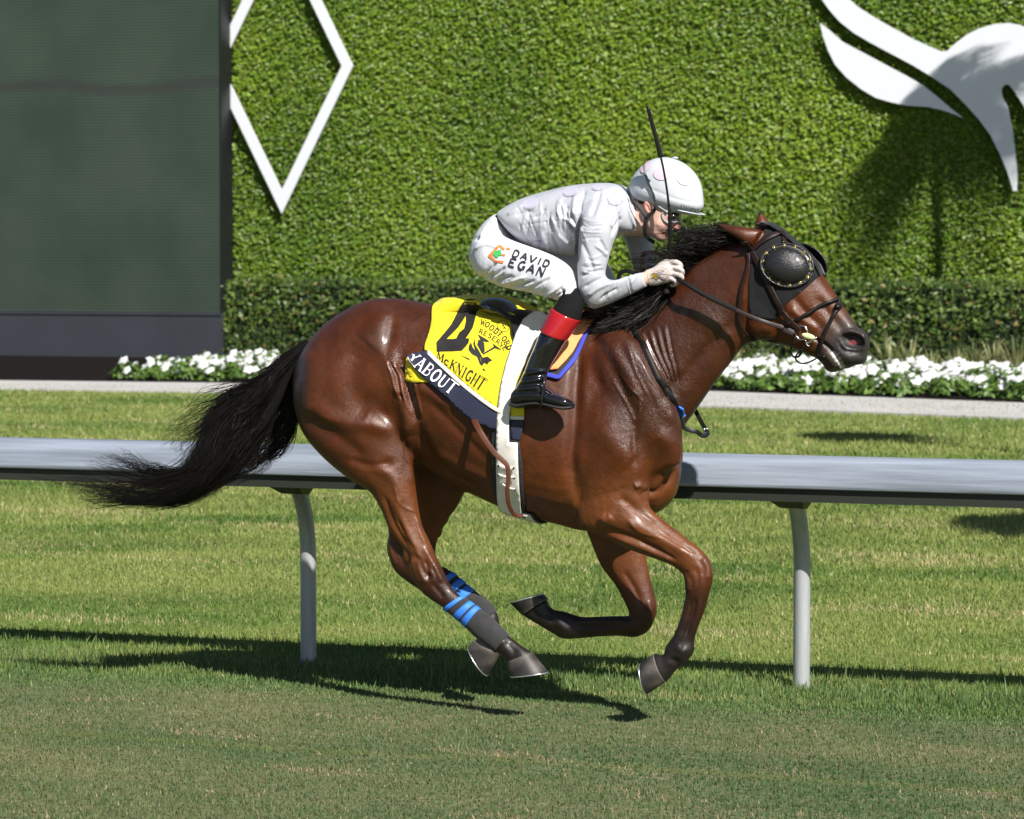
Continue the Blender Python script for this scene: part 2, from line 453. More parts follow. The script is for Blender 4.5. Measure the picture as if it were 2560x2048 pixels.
# ------------------------------------------------------------------ grass blades
M_blade = mat('grass_blade', (.1, .15, .03), .55, spec=.25, attr=True, trans=.3)
def patch_noise(x, y, s, seed=0):
    r = np.random.default_rng(seed); out = np.zeros_like(x)
    for i in range(7):
        a = r.uniform(0, 6.28); f = s*r.uniform(.5, 2.2); out += np.sin((x*math.cos(a)*.7+y*math.sin(a))*f+r.uniform(0, 6.28))
    return out/4.0
def blades(name, label, n, sampler, hfun, wfun, cfun, lean=0.5, seed=3, simple=True):
    r = np.random.default_rng(seed)
    x, y = sampler(r, n); n = len(x)
    h = hfun(r, x, y); w = wfun(r, x, y); c = cfun(r, x, y)
    a = r.uniform(0, 2*math.pi, n); s = np.stack([np.cos(a), np.sin(a)], 1)
    la = r.uniform(0, 2*math.pi, n); lm = r.uniform(0, lean, n)*h
    base = np.stack([x, y, np.full(n, .002)], 1)
    tip = base+np.stack([np.cos(la)*lm, np.sin(la)*lm, np.sqrt(np.maximum(h*h-lm*lm, 1e-6))], 1)
    mid = (base+tip)/2; mid[:, 2] += h*.09; s3 = np.column_stack([s, np.zeros(n)])
    if simple:
        w = w*1.3; co = np.stack([base-s3*w[:, None]/2, base+s3*w[:, None]/2, tip], 1).reshape(-1, 3)
        o = mk(name, co, np.arange(3*n).reshape(n, 3), M_blade, cols=np.repeat(c, 3, axis=0), smooth=False, kind='stuff'); o['label'] = label; o['category'] = 'grass'; return o
    co = np.stack([base-s3*w[:, None]/2, base+s3*w[:, None]/2, mid+s3*w[:, None]*.42, tip, mid-s3*w[:, None]*.42], 1).reshape(-1, 3)
    b = np.arange(n)[:, None]*5
    F = np.concatenate([b+np.array([[0, 1, 2, 4]]), ], 1)
    T = np.concatenate([b+np.array([[4, 2, 3, 3]])], 1)
    cc = np.repeat(c, 5, axis=0)
    # quads + tip triangles as two meshes would double the object; use triangles throughout
    tri = np.concatenate([b+np.array([[0, 1, 2]]), b+np.array([[0, 2, 4]]), b+np.array([[4, 2, 3]])], 0)
    o = mk(name, co, tri, M_blade, cols=cc, smooth=False, kind='stuff')
    o['label'] = label; o['category'] = 'grass'
    return o
def frustum(y0, y1, pad=2.2):
    """points between two rows of ground inside the picture's width"""
    def f(r, n):
        y = y0+(y1-y0)*r.uniform(0, 1, n)**1.25
        xl = np.array([on_y(-60, 1024, yy).x for yy in (y0, y1)]); xr = np.array([on_y(2620, 1024, yy).x for yy in (y0, y1)])
        a = (y-y0)/(y1-y0); l = xl[0]+(xl[1]-xl[0])*a-pad; rr = xr[0]+(xr[1]-xr[0])*a+pad
        return l+(rr-l)*r.uniform(0, 1, n), y
    return f
def lerp3(a, b, t): return np.asarray(a)[None, :]*(1-t[:, None])+np.asarray(b)[None, :]*t[:, None]
G1, G2, G3, STRAW = (.060, .125, .026), (.135, .215, .045), (.25, .29, .085), (.46, .40, .21)
def lawn_col(r, x, y):
    p = np.clip(patch_noise(x, y*1.4, 2.6, 5)*.75+.5+r.normal(0, .22, len(x)), 0, 1)
    c = np.where((p < .5)[:, None], lerp3(G1, G2, p*2), lerp3(G2, G3, p*2-1))
    far = np.clip((y-12.9)/6, 0, 1)
    warm = np.clip(patch_noise(x, y, 1.3, 9)*.6+.12+.35*far+r.normal(0, .12, len(x)), 0, .8)
    c = lerp3((0, 0, 0), (1, 1, 1), np.zeros(len(x)))+c*(1-warm[:, None])+np.asarray(G3)[None]*warm[:, None]
    s = r.uniform(0, 1, len(x)) < (.04+.60*np.clip(patch_noise(x, y*1.7, 3.0, 12)-.28, 0, 1))
    c[s] = np.asarray(STRAW)*r.uniform(.6, 1.2, (s.sum(), 1))
    return c
def edge_strip(r, n):
    x = r.uniform(-11.5, .8, n); q = r.normal(0, 1, n); y = edge_y(x)+np.where(q > 0, q*.45, q*.17)+patch_noise(x, x*0, 5, 44)*.04
    return x, y
blades('lawn_grass', 'short green and straw lawn grass behind the rail', 360000, frustum(12.3, 24.0),
       lambda r, x, y: r.uniform(.014, .034, len(x))*(1+np.clip((y-15)/10, 0, 1)*.6), lambda r, x, y: r.uniform(.003, .006, len(x))*(1+np.clip((y-14)/5, 0, 2)),
       lawn_col, .85, 3)
blades('far_lawn_grass', 'mown lawn grass between the rail and the path', 110000, frustum(23.5, 38.5),
       lambda r, x, y: r.uniform(.025, .055, len(x)), lambda r, x, y: r.uniform(.008, .02, len(x)), lawn_col, .9, 4)
blades('rail_edge_grass', 'longer bright green grass along the foot of the rail', 72000, edge_strip,
       lambda r, x, y: r.uniform(.014, .045, len(x))*np.where(r.uniform(0, 1, len(x)) < .03, 2.2, 1)*np.clip(.6+(y-edge_y(x))*1.6, .4, 1.1), lambda r, x, y: r.uniform(.004, .008, len(x)),
       lambda r, x, y: lerp3((.060, .125, .040), (.18, .25, .085), np.clip(r.normal(.5, .3, len(x)), 0, 1)), .6, 5, False)
def track_s(r, n):
    x, y = frustum(8.2, 12.4, 1.8)(r, n); k = y < edge_y(x)+.02; return x[k], y[k]
def track_col(r, x, y):
    p = np.clip(patch_noise(x, y*1.6, 2.6, 21)*.5+.45+r.normal(0, .25, len(x)), 0, 1)
    c = lerp3((.058, .120, .045), (.195, .205, .092), p); eg = np.exp(-np.clip(edge_y(x)-y, 0, 9)/.28)[:, None]*.7; c = c*(1-eg)+np.array((.10, .17, .055))[None]*eg
    lane = np.exp(-((y-10.62-.02*np.sin(x*3))/.05)**2)*.6
    c = c*(1-lane[:, None])+np.array((.16, .19, .05))[None]*lane[:, None]
    s = r.uniform(0, 1, len(x)) < (.02+.6*np.clip(patch_noise(x, y*2.2, 6.5, 23)-.45, 0, 1))
    c[s] = np.array((.38, .30, .18))*r.uniform(.5, 1.2, (s.sum(), 1))
    return c
blades('track_grass', 'short worn brownish turf of the race track', 300000, track_s,
       lambda r, x, y: r.uniform(.008, .022, len(x)), lambda r, x, y: r.uniform(.003, .007, len(x)), track_col, .95, 6)

# ------------------------------------------------------------------ rail on gooseneck posts
M_rail = mat('rail_shell', (.265, .30, .365), .30, metal=.15, spec=.55, noise=.30, nscale=1.6, stretch=(.7, 5, 16), bump=.006, bscale=1.6)
M_raildark = mat('rail_channel_shade', (.020, .024, .018), .5)  # channel coloured dark for the rail's underside shadow and its green reflection
M_post = mat('galvanised_post', (.42, .44, .46), .45, metal=.35, noise=.12, nscale=9, stretch=(6, 6, .6))
M_black = mat('black_bracket', (.008, .008, .008), .5)
POSTY = 12.88; RY = 12.70; RDZ = -.018
rail = thing('running_rail', 'grey metal running rail on curved posts behind the horse', 'rail', (-4.5, POSTY, 0))
prof = [(-.122, .892), (-.128, .897), (-.128, .912), (-.123, .95), (-.116, .985), (-.10, 1.003), (-.06, 1.020), (0, 1.026), (.06, 1.020), (.11, .985), (.127, .93), (.128, .892), (.118, .892), (.10, .955), (0, .99), (-.10, .955), (-.117, .892)]
X0, X1 = -16.0, 6.0; nx = 45
co = []; xs = np.linspace(X0, X1, nx)
for x in xs: co += [(x, RY+p[0], p[1]+RDZ) for p in prof]
k = len(prof)
fs = [(i*k+j, (i+1)*k+j, (i+1)*k+(j+1) % k, i*k+(j+1) % k) for i in range(nx-1) for j in range(k)]
mk('rail_cover', co, fs, M_rail, rail)
ch = [(-.105, .838), (-.105, .93), (.105, .93), (.105, .838), (.085, .838), (.085, .90), (-.085, .90), (-.085, .838)]
co = []
for x in (X0, X1): co += [(x, RY+p[0], p[1]+RDZ) for p in ch]
mk('rail_channel_shade', co, [(j, 8+j, 8+(j+1) % 8, (j+1) % 8) for j in range(8)], M_raildark, rail, smooth=False)
for kx in range(-3, 4):
    px = -5.665+2.29*kx
    pts = [(px, POSTY, -.03), (px, POSTY, .25), (px, POSTY, .46), (px, POSTY-.008, .58), (px, POSTY-.035, .68), (px, POSTY-.085, .77), (px, POSTY-.15, .83), (px, POSTY-.20, .86)]
    p = mk('post', *tube(pts, .036, 18, 4), M_post, rail)
    b = [(px-.075, -.09, .822), (px+.075, -.09, .822), (px+.075, .10, .822), (px-.075, .10, .822)]
    co = [(x, RY+y, z) for x, y, z in b]+[(px-.05, RY-.0, .785), (px+.05, RY-.0, .785), (px+.045, RY+.09, .775), (px-.045, RY+.09, .775)]
    mk('bracket', co, [(0, 1, 2, 3), (4, 7, 6, 5), (0, 4, 5, 1), (1, 5, 6, 2), (2, 6, 7, 3), (3, 7, 4, 0)], M_black, p, smooth=False)

# ------------------------------------------------------------------ video screen
SY = 44.7
sc0 = on_y(556, 780, SY); SXR = sc0.x; SZ0 = on_y(300, 779, SY).z
M_screen = mat('screen_face', srgb(86, 100, 84), .55, spec=.35)
nt = M_screen.node_tree; bsdf = nt.nodes['Principled BSDF']
tc = nt.nodes.new('ShaderNodeTexCoord')
wv = nt.nodes.new('ShaderNodeTexWave'); wv.bands_direction = 'Z'; wv.inputs['Scale'].default_value = 6.6; wv.inputs['Distortion'].default_value = 0
nz = nt.nodes.new('ShaderNodeTexNoise'); nz.inputs['Scale'].default_value = .9; nz.inputs['Detail'].default_value = 3
nt.links.new(tc.outputs['Object'], wv.inputs[0]); nt.links.new(tc.outputs['Object'], nz.inputs[0])
cr = nt.nodes.new('ShaderNodeValToRGB'); cr.color_ramp.elements[0].color = (.026, .043, .031, 1); cr.color_ramp.elements[1].color = (.040, .058, .044, 1)
cr.color_ramp.elements[0].position = .3; cr.color_ramp.elements[1].position = .7
nt.links.new(nz.outputs[0], cr.inputs[0])
mr = nt.nodes.new('ShaderNodeMapRange'); mr.inputs[3].default_value = .40; mr.inputs[4].default_value = 1.35
nt.links.new(wv.outputs[0], mr.inputs[0])
sm = nt.nodes.new('ShaderNodeVectorMath'); sm.operation = 'SCALE'
nt.links.new(cr.outputs[0], sm.inputs[0]); nt.links.new(mr.outputs[0], sm.inputs['Scale'])
# a faint reflection painted as a dull smear band across the panel
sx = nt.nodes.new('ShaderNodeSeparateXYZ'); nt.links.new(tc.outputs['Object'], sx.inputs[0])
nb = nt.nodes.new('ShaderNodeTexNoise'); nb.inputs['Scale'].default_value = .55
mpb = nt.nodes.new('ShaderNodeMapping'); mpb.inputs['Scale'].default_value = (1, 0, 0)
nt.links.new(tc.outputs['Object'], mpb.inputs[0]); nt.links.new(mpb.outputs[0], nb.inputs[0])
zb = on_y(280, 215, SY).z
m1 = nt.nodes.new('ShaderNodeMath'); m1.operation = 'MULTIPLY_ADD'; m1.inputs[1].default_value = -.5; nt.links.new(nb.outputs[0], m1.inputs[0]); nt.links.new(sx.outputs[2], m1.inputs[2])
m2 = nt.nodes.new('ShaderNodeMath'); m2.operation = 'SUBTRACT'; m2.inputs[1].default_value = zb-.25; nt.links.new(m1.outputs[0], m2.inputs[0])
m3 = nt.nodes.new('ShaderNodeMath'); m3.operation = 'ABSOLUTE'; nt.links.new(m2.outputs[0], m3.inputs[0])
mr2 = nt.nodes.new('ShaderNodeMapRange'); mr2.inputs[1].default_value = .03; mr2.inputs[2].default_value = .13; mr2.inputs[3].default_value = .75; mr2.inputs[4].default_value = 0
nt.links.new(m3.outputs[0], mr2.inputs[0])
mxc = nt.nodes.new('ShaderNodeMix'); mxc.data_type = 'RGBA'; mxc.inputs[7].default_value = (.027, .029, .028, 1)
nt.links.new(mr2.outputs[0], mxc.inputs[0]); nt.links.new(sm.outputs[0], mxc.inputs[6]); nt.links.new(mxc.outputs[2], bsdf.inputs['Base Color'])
M_frame = mat('screen_frame', (.006, .007, .009), .5)
M_plinth = mat('plinth_panel', (.028, .032, .041), .55, noise=.12, nscale=1.3)
def box(x0, x1, y0, y1, z0, z1):
    co = [(x0, y0, z0), (x1, y0, z0), (x1, y1, z0), (x0, y1, z0), (x0, y0, z1), (x1, y0, z1), (x1, y1, z1), (x0, y1, z1)]
    return np.array(co, float), [(0, 3, 2, 1), (4, 5, 6, 7), (0, 1, 5, 4), (1, 2, 6, 5), (2, 3, 7, 6), (3, 0, 4, 7)]
scr = thing('video_screen', 'tall grey green video screen standing on a dark plinth left of the hedge wall', 'screen', (SXR-6, SY, 0))
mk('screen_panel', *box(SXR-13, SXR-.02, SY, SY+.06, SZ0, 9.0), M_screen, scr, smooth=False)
mk('frame', *box(SXR-13, SXR, SY+.062, SY+.40, 0.0, 9.02), M_frame, scr, smooth=False)
mk('frame_lip', *box(SXR-.018, SXR+.004, SY-.02, SY+.061, SZ0, 9.0), M_frame, scr, smooth=False)
mk('plinth', *box(SXR-13, SXR-.01, SY-.03, SY+.06, 0.05, SZ0-.004), M_plinth, scr, smooth=False)
mk('plinth_ledge', *box(SXR-13, SXR-.005, SY-.05, SY-.032, SZ0-.05, SZ0), M_plinth, scr, smooth=False)

# ------------------------------------------------------------------ leaf walls
M_leaf = mat('clipped_leaf', (.1, .2, .02), .42, spec=.35, attr=True, trans=.22)
M_back = mat('leaf_shade', (.012, .022, .006), .9)
def leaf_cloud(n, pos, nrm, size, cols, seed, flat=.55, hor=0.0):
    """n bent leaf blades at pos (n,3) roughly facing nrm (n,3)"""
    r = np.random.default_rng(seed)
    N = nrm+r.normal(0, flat, (n, 3)); N /= np.linalg.norm(N, axis=1)[:, None]
    T = r.normal(0, 1, (n, 3)); T[:, 2] *= (1-hor); T -= N*(T*N).sum(1)[:, None]; T /= np.linalg.norm(T, axis=1)[:, None]+1e-9
    S = np.cross(N, T); L = size*r.uniform(.6, 1.35, n); w = L*r.uniform(.36, .6, n)
    a = pos-T*L[:, None]/2; b = pos+T*L[:, None]/2
    m1 = pos+S*w[:, None]/2-N*w[:, None]*.14; m2 = pos-S*w[:, None]/2-N*w[:, None]*.14
    co = np.stack([a, m1, b, m2], 1).reshape(-1, 3)
    k = np.arange(n)[:, None]*4
    return co, np.concatenate([k+np.array([[0, 1, 2]]), k+np.array([[0, 2, 3]])], 0), np.repeat(cols, 4, axis=0)
WY = 45.25
wall = thing('green_wall', 'tall clipped hedge wall covered in bright green leaves', 'hedge wall', (-8, WY, 0))
mk('backing', *box(SXR-.6, 4, WY, WY+.3, 0, 8.5), mat('wall_backing', (.062, .118, .010), .9, noise=.4, nscale=12), wall, smooth=False)  # mottled green backing that fills the gaps between the leaves
nl = 215000; r = np.random.default_rng(11)
x = r.uniform(SXR-.02, 2.0, nl); z = r.uniform(1.0, 6.9, nl); y = WY-.02-np.minimum(np.abs(r.normal(0, .045, nl)), .11)
pn_ = np.clip(patch_noise(x, z, 1.5, 31)*.35+.55+r.normal(0, .22, nl), 0, 1)
cols = np.where((pn_ < .5)[:, None], lerp3((.058, .120, .008), (.115, .205, .011), pn_*2), lerp3((.115, .205, .011), (.215, .31, .020), pn_*2-1))
yl = r.uniform(0, 1, nl) < .10; cols[yl] = np.array((.17, .20, .03))*r.uniform(.7, 1.2, (yl.sum(), 1))
mk('leaf_cover', *[(a, b, c) for a, b, c in [leaf_cloud(nl, np.stack([x, y, z], 1), np.tile((0.35, -1, .55), (nl, 1)), .063, cols, 12, .42, .75)]][0][:2], M_leaf, wall, smooth=False,
   cols=np.repeat(cols, 4, axis=0), kind='stuff')
M_white = mat('white_sign', (.62, .64, .69), .5)
# diamond outline
LY = WY-.215
def q3(u, v, y): p = on_y(u, v, y); return (p.x, p.y, p.z)
def plate(name, px, m, parent=None, y=LY, th=.03):
    f = [on_y(u, v, y) for u, v in px]; n = len(f)
    tri = mgeo.delaunay_2d_cdt([Vector((p.x, p.z)) for p in f], [(i, (i+1) % n) for i in range(n)], [], 1, 1e-5)
    V = tri[0]; k = len(V)
    co = [(v.x, y, v.y) for v in V]+[(v.x, y+th, v.y) for v in V]
    fs = []
    for t in tri[2]:
        a, b, c = V[t[0]], V[t[1]], V[t[2]]
        cr = (b-a).cross(c-a) if hasattr((b-a), 'cross') else 0
        t = tuple(t)
        fs.append(t if cr > 0 else t[::-1]); fs.append(tuple(i+k for i in (t[::-1] if cr > 0 else t)))
    for i in range(n): fs.append((i, (i+1) % n, k+(i+1) % n, k+i))
    return mk(name, co, fs, m, parent, smooth=False)
c0, hw, hh, tw = (704, 165), 164, 340, 14
inner = [(c0[0]-hw+tw, c0[1]), (c0[0], c0[1]+hh-tw*2.1), (c0[0]+hw-tw, c0[1]), (c0[0], c0[1]-hh+tw*2.1)]
outer = [(c0[0]-hw-tw, c0[1]), (c0[0], c0[1]+hh+tw*2.1), (c0[0]+hw+tw, c0[1]), (c0[0], c0[1]-hh-tw*2.1)]
dia = thing('diamond_sign', 'white diamond outline mounted on the hedge wall beside the screen', 'sign', on_y(704, 165, LY))
for i in range(4):
    j = (i+1) % 4
    g = lambda a, b: (a[0]+(b[0]-a[0])*.002, a[1]+(b[1]-a[1])*.002)
    plate('bar', [outer[i], outer[j], inner[j], inner[i]], M_white, dia)
tr = lambda L: [(1800+.3593*a, .3593*b) for a, b in L]
logo = thing('emblem_sign', 'large white curved animal emblem mounted on the hedge wall at right', 'sign', on_y(2350, 200, LY))
A_ = [(560, -260), (640, -100), (710, 0), (760, 70), (830, 150), (930, 230), (1050, 300), (1200, 380), (1350, 460), (1480, 540), (1600, 620), (1700, 720), (1800, 830), (1880, 940), (1950, 1080), (2000, 1200), (2040, 1330),
      (2065, 1330), (2067, 1200), (2055, 1080), (2035, 900), (2000, 740), (1965, 680), (1958, 620), (1980, 590), (2010, 590), (2050, 640), (2115, 740), (2190, 900), (2290, 1180), (2330, 1180), (2330, 800), (2400, 500), (2350, 330), (2230, 230), (2115, 185), (2080, 172), (2000, 160), (1900, 170), (1800, 200), (1720, 240), (1640, 300), (1580, 355),
      (1540, 358), (1450, 320), (1350, 275), (1220, 205), (1080, 125), (960, 50), (905, 0), (820, -90), (740, -260)]
B_ = [(695, 160), (760, 210), (850, 290), (1000, 370), (1150, 450), (1300, 530), (1420, 600), (1520, 680), (1600, 750), (1695, 825), (1640, 800), (1560, 770), (1450, 745), (1300, 735), (1180, 710), (1080, 680), (980, 620), (880, 540), (800, 450), (750, 350), (715, 250)]
plate('body_panel', tr(A_), M_white, logo); plate('wing_panel', tr(B_), M_white, logo)

# clipped low hedge
HY = 42.6
hx0 = on_y(566, 720, HY).x; hz = on_y(1300, 706, HY).z
hedge = thing('box_hedge', 'low dark green clipped hedge at the foot of the hedge wall', 'hedge', (-8, HY+.6, 0))
mk('hedge_core', *box(hx0+.08, 3.5, HY+.10, HY+1.5, .05, hz-.08), M_back, hedge, smooth=False)
nl = 40000; r = np.random.default_rng(15)
x = r.uniform(hx0, 3.0, nl); top = r.uniform(0, 1, nl) < .3
z = np.where(top, hz+r.normal(0, .03, nl), r.uniform(.15, hz, nl)); y = np.where(top, HY+r.uniform(0, 1.3, nl), HY+r.normal(0, .05, nl)+.06)
en = r.uniform(0, 1, nl) < .05; x[en] = hx0+r.normal(0, .04, en.sum()); y[en] = HY+r.uniform(0, 1.3, en.sum()); z[en] = r.uniform(.1, hz, en.sum())
nr = np.where(top[:, None], np.array((0, -.3, 1.0))[None], np.array((0, -1, .3))[None])
p_ = np.clip(patch_noise(x, z, 3.0, 33)*.4+.42+r.normal(0, .28, nl), 0, 1)
cols = lerp3((.026, .055, .012), (.13, .20, .035), p_); w_ = r.uniform(0, 1, nl) < .04; cols[w_] = (.20, .15, .05)
co, F, cc = leaf_cloud(nl, np.stack([x, y, z], 1), nr.astype(float), .085, cols, 16, .75, .3)
mk('leaf_cover', co, F, M_leaf, hedge, smooth=False, cols=cc, kind='stuff')

# ------------------------------------------------------------------ bedding flowers
M_petal = mat('white_petal', (.68, .69, .70), .6, trans=.15)
M_fol = mat('bedding_foliage', (.06, .13, .02), .5, attr=True, trans=.2)
def blossom_mesh():
    co = [(0, 0, .012)]; n = 15
    for ring, (rr, zz) in enumerate(((.035, .016), (.058, -.004))):
        for j in range(n):
            a = 2*math.pi*j/n; q = 1+.22*math.cos(5*a)*(ring)
            co.append((rr*q*math.cos(a), rr*q*math.sin(a), zz))
    fs = [(0, 1+j, 1+(j+1) % n) for j in range(n)]+[(1+j, 1+n+j, 1+n+(j+1) % n, 1+(j+1) % n) for j in range(n)]
    me = bpy.data.meshes.new('blossom'); me.from_pydata(co, [], fs); me.materials.append(M_petal); me.update()
    me.polygons.foreach_set('use_smooth', np.ones(len(me.polygons), bool)); return me
def foliage_mesh(seed):
    r = np.random.default_rng(seed); n = 150
    d = r.normal(0, 1, (n, 3)); d /= np.linalg.norm(d, axis=1)[:, None]; d[:, 2] = np.abs(d[:, 2])
    pos = d*np.array((.27, .27, .25))*r.uniform(.6, 1, (n, 1)); pos[:, 2] += .02
    c = lerp3((.035, .085, .012), (.13, .22, .035), np.clip(r.normal(.5, .3, n), 0, 1))
    co, F, cc = leaf_cloud(n, pos, d+np.array((0, 0, .6)), .10, c, seed+1, .4)
    o = mk('foliage', co, F, M_fol, cols=cc, smooth=False); me = o.data; bpy.data.objects.remove(o); return me
bm_ = blossom_mesh(); fm_ = [foliage_mesh(40+i) for i in range(4)]
def front_edge_y(x): return np.interp(x, [p.x for p in pf], [p.y for p in pf])
spots = []; r = np.random.default_rng(51)
xa = on_ground(262, 955).x
def bedspots(x0, x1, rows, dx=.5):
    out = []
    for i in range(rows):
        x = x0+(i % 2)*dx/2
        while x < x1:
            out.append((x+r.normal(0, .05), front_edge_y(x)+.28+i*.48+r.normal(0, .05), i)); x += dx
    return out
spots = []
for q in bedspots(xa, on_ground(760, 960).x, 6, .44):
    if q[1] < SY-.7 and (q[0] > xa+q[2]*.28): spots.append(q)
spots += bedspots(on_ground(1770, 980).x, on_ground(2640, 1010).x, 7)
hid = [(q[0], q[1], q[2]) for q in bedspots(on_ground(775, 960).x, on_ground(1755, 980).x, 3, .56) if q[1] < HY-.4]; nvis = len(spots); spots += hid
for i, (x, y, row) in enumerate(spots):
    left = x < on_ground(1300, 970).x; mid_ = i >= nvis
    t = thing('flowering_plant', 'white flowering bedding plant in the bed below the video screen' if left else 'white flowering bedding plant in the bed right of the horse',
              'flower', (x, y, .05+.06*min(1.2, max(0, y-front_edge_y(x)-.2))), 'bedding flowers left of the horse' if left else 'bedding flowers right of the horse')
    if mid_: t['label'] = 'white flowering bedding plant in the bed straight behind the horse'; t['group'] = 'bedding flowers behind the horse'
    t.rotation_euler = (0, 0, r.uniform(0, 6.28))
    f = bpy.data.objects.new('foliage', fm_[i % 4]); COL.objects.link(f); f.parent = t
    s = r.uniform(.85, 1.15); f.scale = (s, s, s*r.uniform(.9, 1.2))
    nb = 2 if mid_ else ((3 if left else 3) if row == 0 else 6) if r.uniform() > .10 else 2
    for j in range(nb):
        b = bpy.data.objects.new('blossom', bm_); COL.objects.link(b); b.parent = t
        a = 6.28*(j+r.uniform(0, .7))/nb-t.rotation_euler.z; rr = r.uniform(.05, .21)
        b.location = (rr*math.cos(a), rr*math.sin(a), .25+r.uniform(-.06, .06)-rr*.35)
        wt = Vector((r.normal(.1, .3), -0.75+r.normal(0, .3), .8)); wt.rotate(Euler((0, 0, -t.rotation_euler.z)))
        b.rotation_euler = wt.to_track_quat('Z', 'Y').to_euler(); q = r.uniform(.9, 1.35); b.scale = (q, q, q)

# ------------------------------------------------------------------ strap-leaved grass tufts behind the flowers
M_tuft = mat('strap_leaf', (.2, .25, .08), .5, attr=True, trans=.25)
tufts = [(1830, 12, .55), (1905, 10, .5), (2225, 8, .75), (2275, 9, .7), (2330, 8, .5), (2395, 6, .55), (2440, 6, .6), (2485, 7, .65), (2540, 7, .7)]
tl = ['pale strap-leaved grass tuft just under the horse throat', 'pale strap-leaved grass tuft below the horse jaw', 'tall pale grass tuft directly right of the horse nostril', 'wide pale grass tuft second right of the horse nostril', 'small grass tuft third right of the horse muzzle',
      'small grass tuft fourth right of the horse muzzle', 'grass tuft third from the right edge before the hedge', 'grass tuft second from the right edge before the hedge', 'rightmost pale grass tuft before the low hedge']
for i, (u, nw, h) in enumerate(tufts):
    b = on_y(u, 900, HY-.55); t = thing('grass_tuft', tl[i], 'ornamental grass', (b.x, b.y, .05), 'grass tufts before the hedge')
    r = np.random.default_rng(70+i); co = []; fs = []; cs = []
    for j in range(80):
        a = r.uniform(0, 6.28); L = h*r.uniform(.6, 1.15); out = r.uniform(.15, .8); w = r.uniform(.016, .03)
        s = np.array((-math.sin(a), math.cos(a), 0)); k0 = len(co)
        c = np.array((.20, .24, .07))*r.uniform(.6, 1.1) if r.uniform() > .5 else np.array((.40, .40, .20))*r.uniform(.7, 1.2)
        for m_ in range(6):
            f = m_/5; rad = out*L*f**1.4; zz = L*(f-.42*out*f**2.2)
            p = np.array((b.x+math.cos(a)*rad+r.normal(0, .012)*(m_ == 0), b.y+math.sin(a)*rad, .05+zz)); ww = w*(1-f**2*.9)
            co += [p-s*ww/2, p+s*ww/2]; cs += [c, c]
        fs += [(k0+2*q, k0+2*q+1, k0+2*q+3, k0+2*q+2) for q in range(5)]
    mk('leaves', co, fs, M_tuft, t, cols=np.array(cs), smooth=False, kind='stuff')

# ================================================================== HORSE
torso = loft([
    (742, 930, 745, 1000, .05), (765, 880, 770, 1050, .13), (800, 828, 822, 1110, .205), (850, 785, 880, 1140, .245), (920, 750, 950, 1150, .265),
    (985, 745, 1010, 1150, .262), (1040, 753, 1062, 1165, .252), (1100, 764, 1120, 1204, .262), (1180, 774, 1195, 1240, .28), (1290, 786, 1300, 1286, .292),
    (1390, 790, 1395, 1310, .285, 0, 2, .06), (1470, 786, 1475, 1328, .262, 0, 2, .12), (1540, 782, 1560, 1312, .232, 0, 2, .14), (1600, 800, 1640, 1284, .195, 0, 2, .1),
    (1640, 900, 1680, 1250, .15), (1668, 1010, 1693, 1215, .10), (1690, 1080, 1700, 1180, .05)], k=5, n=40)
neck = loft([
    (1480, 800, 1550, 1200, .15, 0, 2, .1), (1545, 792, 1632, 1140, .145, 0, 2, .05), (1605, 768, 1690, 1090, .122, 0, 2, .05), (1662, 722, 1738, 1030, .102, 0, 2, .03), (1720, 668, 1780, 970, .090),
    (1780, 626, 1824, 912, .082), (1840, 596, 1858, 868, .078), (1885, 580, 1895, 852, .080), (1905, 590, 1905, 848, .07)], k=5, n=36)
head = loft([
    (1870, 590, 1880, 850, .06), (1895, 573, 1908, 851, .078), (1928, 570, 1925, 857, .090), (1965, 590, 1940, 862, .096), (1998, 618, 1950, 862, .098, 0, 2.2), (2030, 652, 1966, 866, .092, 0, 2.3), (2058, 690, 1992, 876, .078, 0, 2.3),
    (2085, 730, 2018, 886, .064, 0, 2.3), (2108, 764, 2042, 897, .056, 0, 2.3), (2130, 798, 2056, 910, .054, 0, 2.3), (2150, 824, 2070, 922, .056, 0, 2.3), (2166, 842, 2092, 928, .056, 0, 2.2), (2173, 860, 2118, 922, .046), (2169, 880, 2142, 912, .028), (2160, 892, 2152, 902, .01)], k=5, n=36)
near_ear = loft([(1905, 575, 1880, 622, .030, .055), (1875, 570, 1862, 612, .036, .065), (1850, 566, 1846, 600, .034, .07), (1820, 562, 1822, 586, .024, .075), (1795, 558, 1800, 571, .013, .078), (1778, 556, 1780, 560, .004, .078)], n=18)
far_ear = loft([(1885, 580, 1935, 582, .028, -.055), (1887, 564, 1930, 566, .03, -.06), (1889, 550, 1921, 552, .026, -.062), (1895, 537, 1911, 539, .016, -.065), (1902, 527, 1905, 528, .004, -.066)], n=18)
LEGS = {}
LEGS['near_hind'] = [
    (735, 960, 980, 900, .11, .125), (738, 1020, 1010, 1010, .125, .135), (760, 1085, 1022, 1070, .122, .145), (815, 1150, 1028, 1125, .105, .152), (878, 1200, 1034, 1180, .082, .158), (925, 1228, 1038, 1222, .066, .16),
    (953, 1272, 1047, 1280, .054, .16), (972, 1318, 1056, 1318, .046, .16), (1000, 1358, 1071, 1349, .041, .16), (1022, 1387, 1085, 1382, .043, .16), (1027, 1419, 1100, 1412, .043, .16), (1042, 1463, 1117, 1448, .040, .16), (1068, 1492, 1132, 1473, .034, .16),
    (1111, 1521, 1152, 1491, .031, .16), (1155, 1555, 1187, 1517, .030, .16), (1197, 1596, 1226, 1546, .030, .16), (1238, 1628, 1268, 1587, .035, .16), (1256, 1640, 1296, 1610, .033, .16), (1266, 1652, 1318, 1624, .034, .16), (1272, 1662, 1330, 1634, .038, .16)]
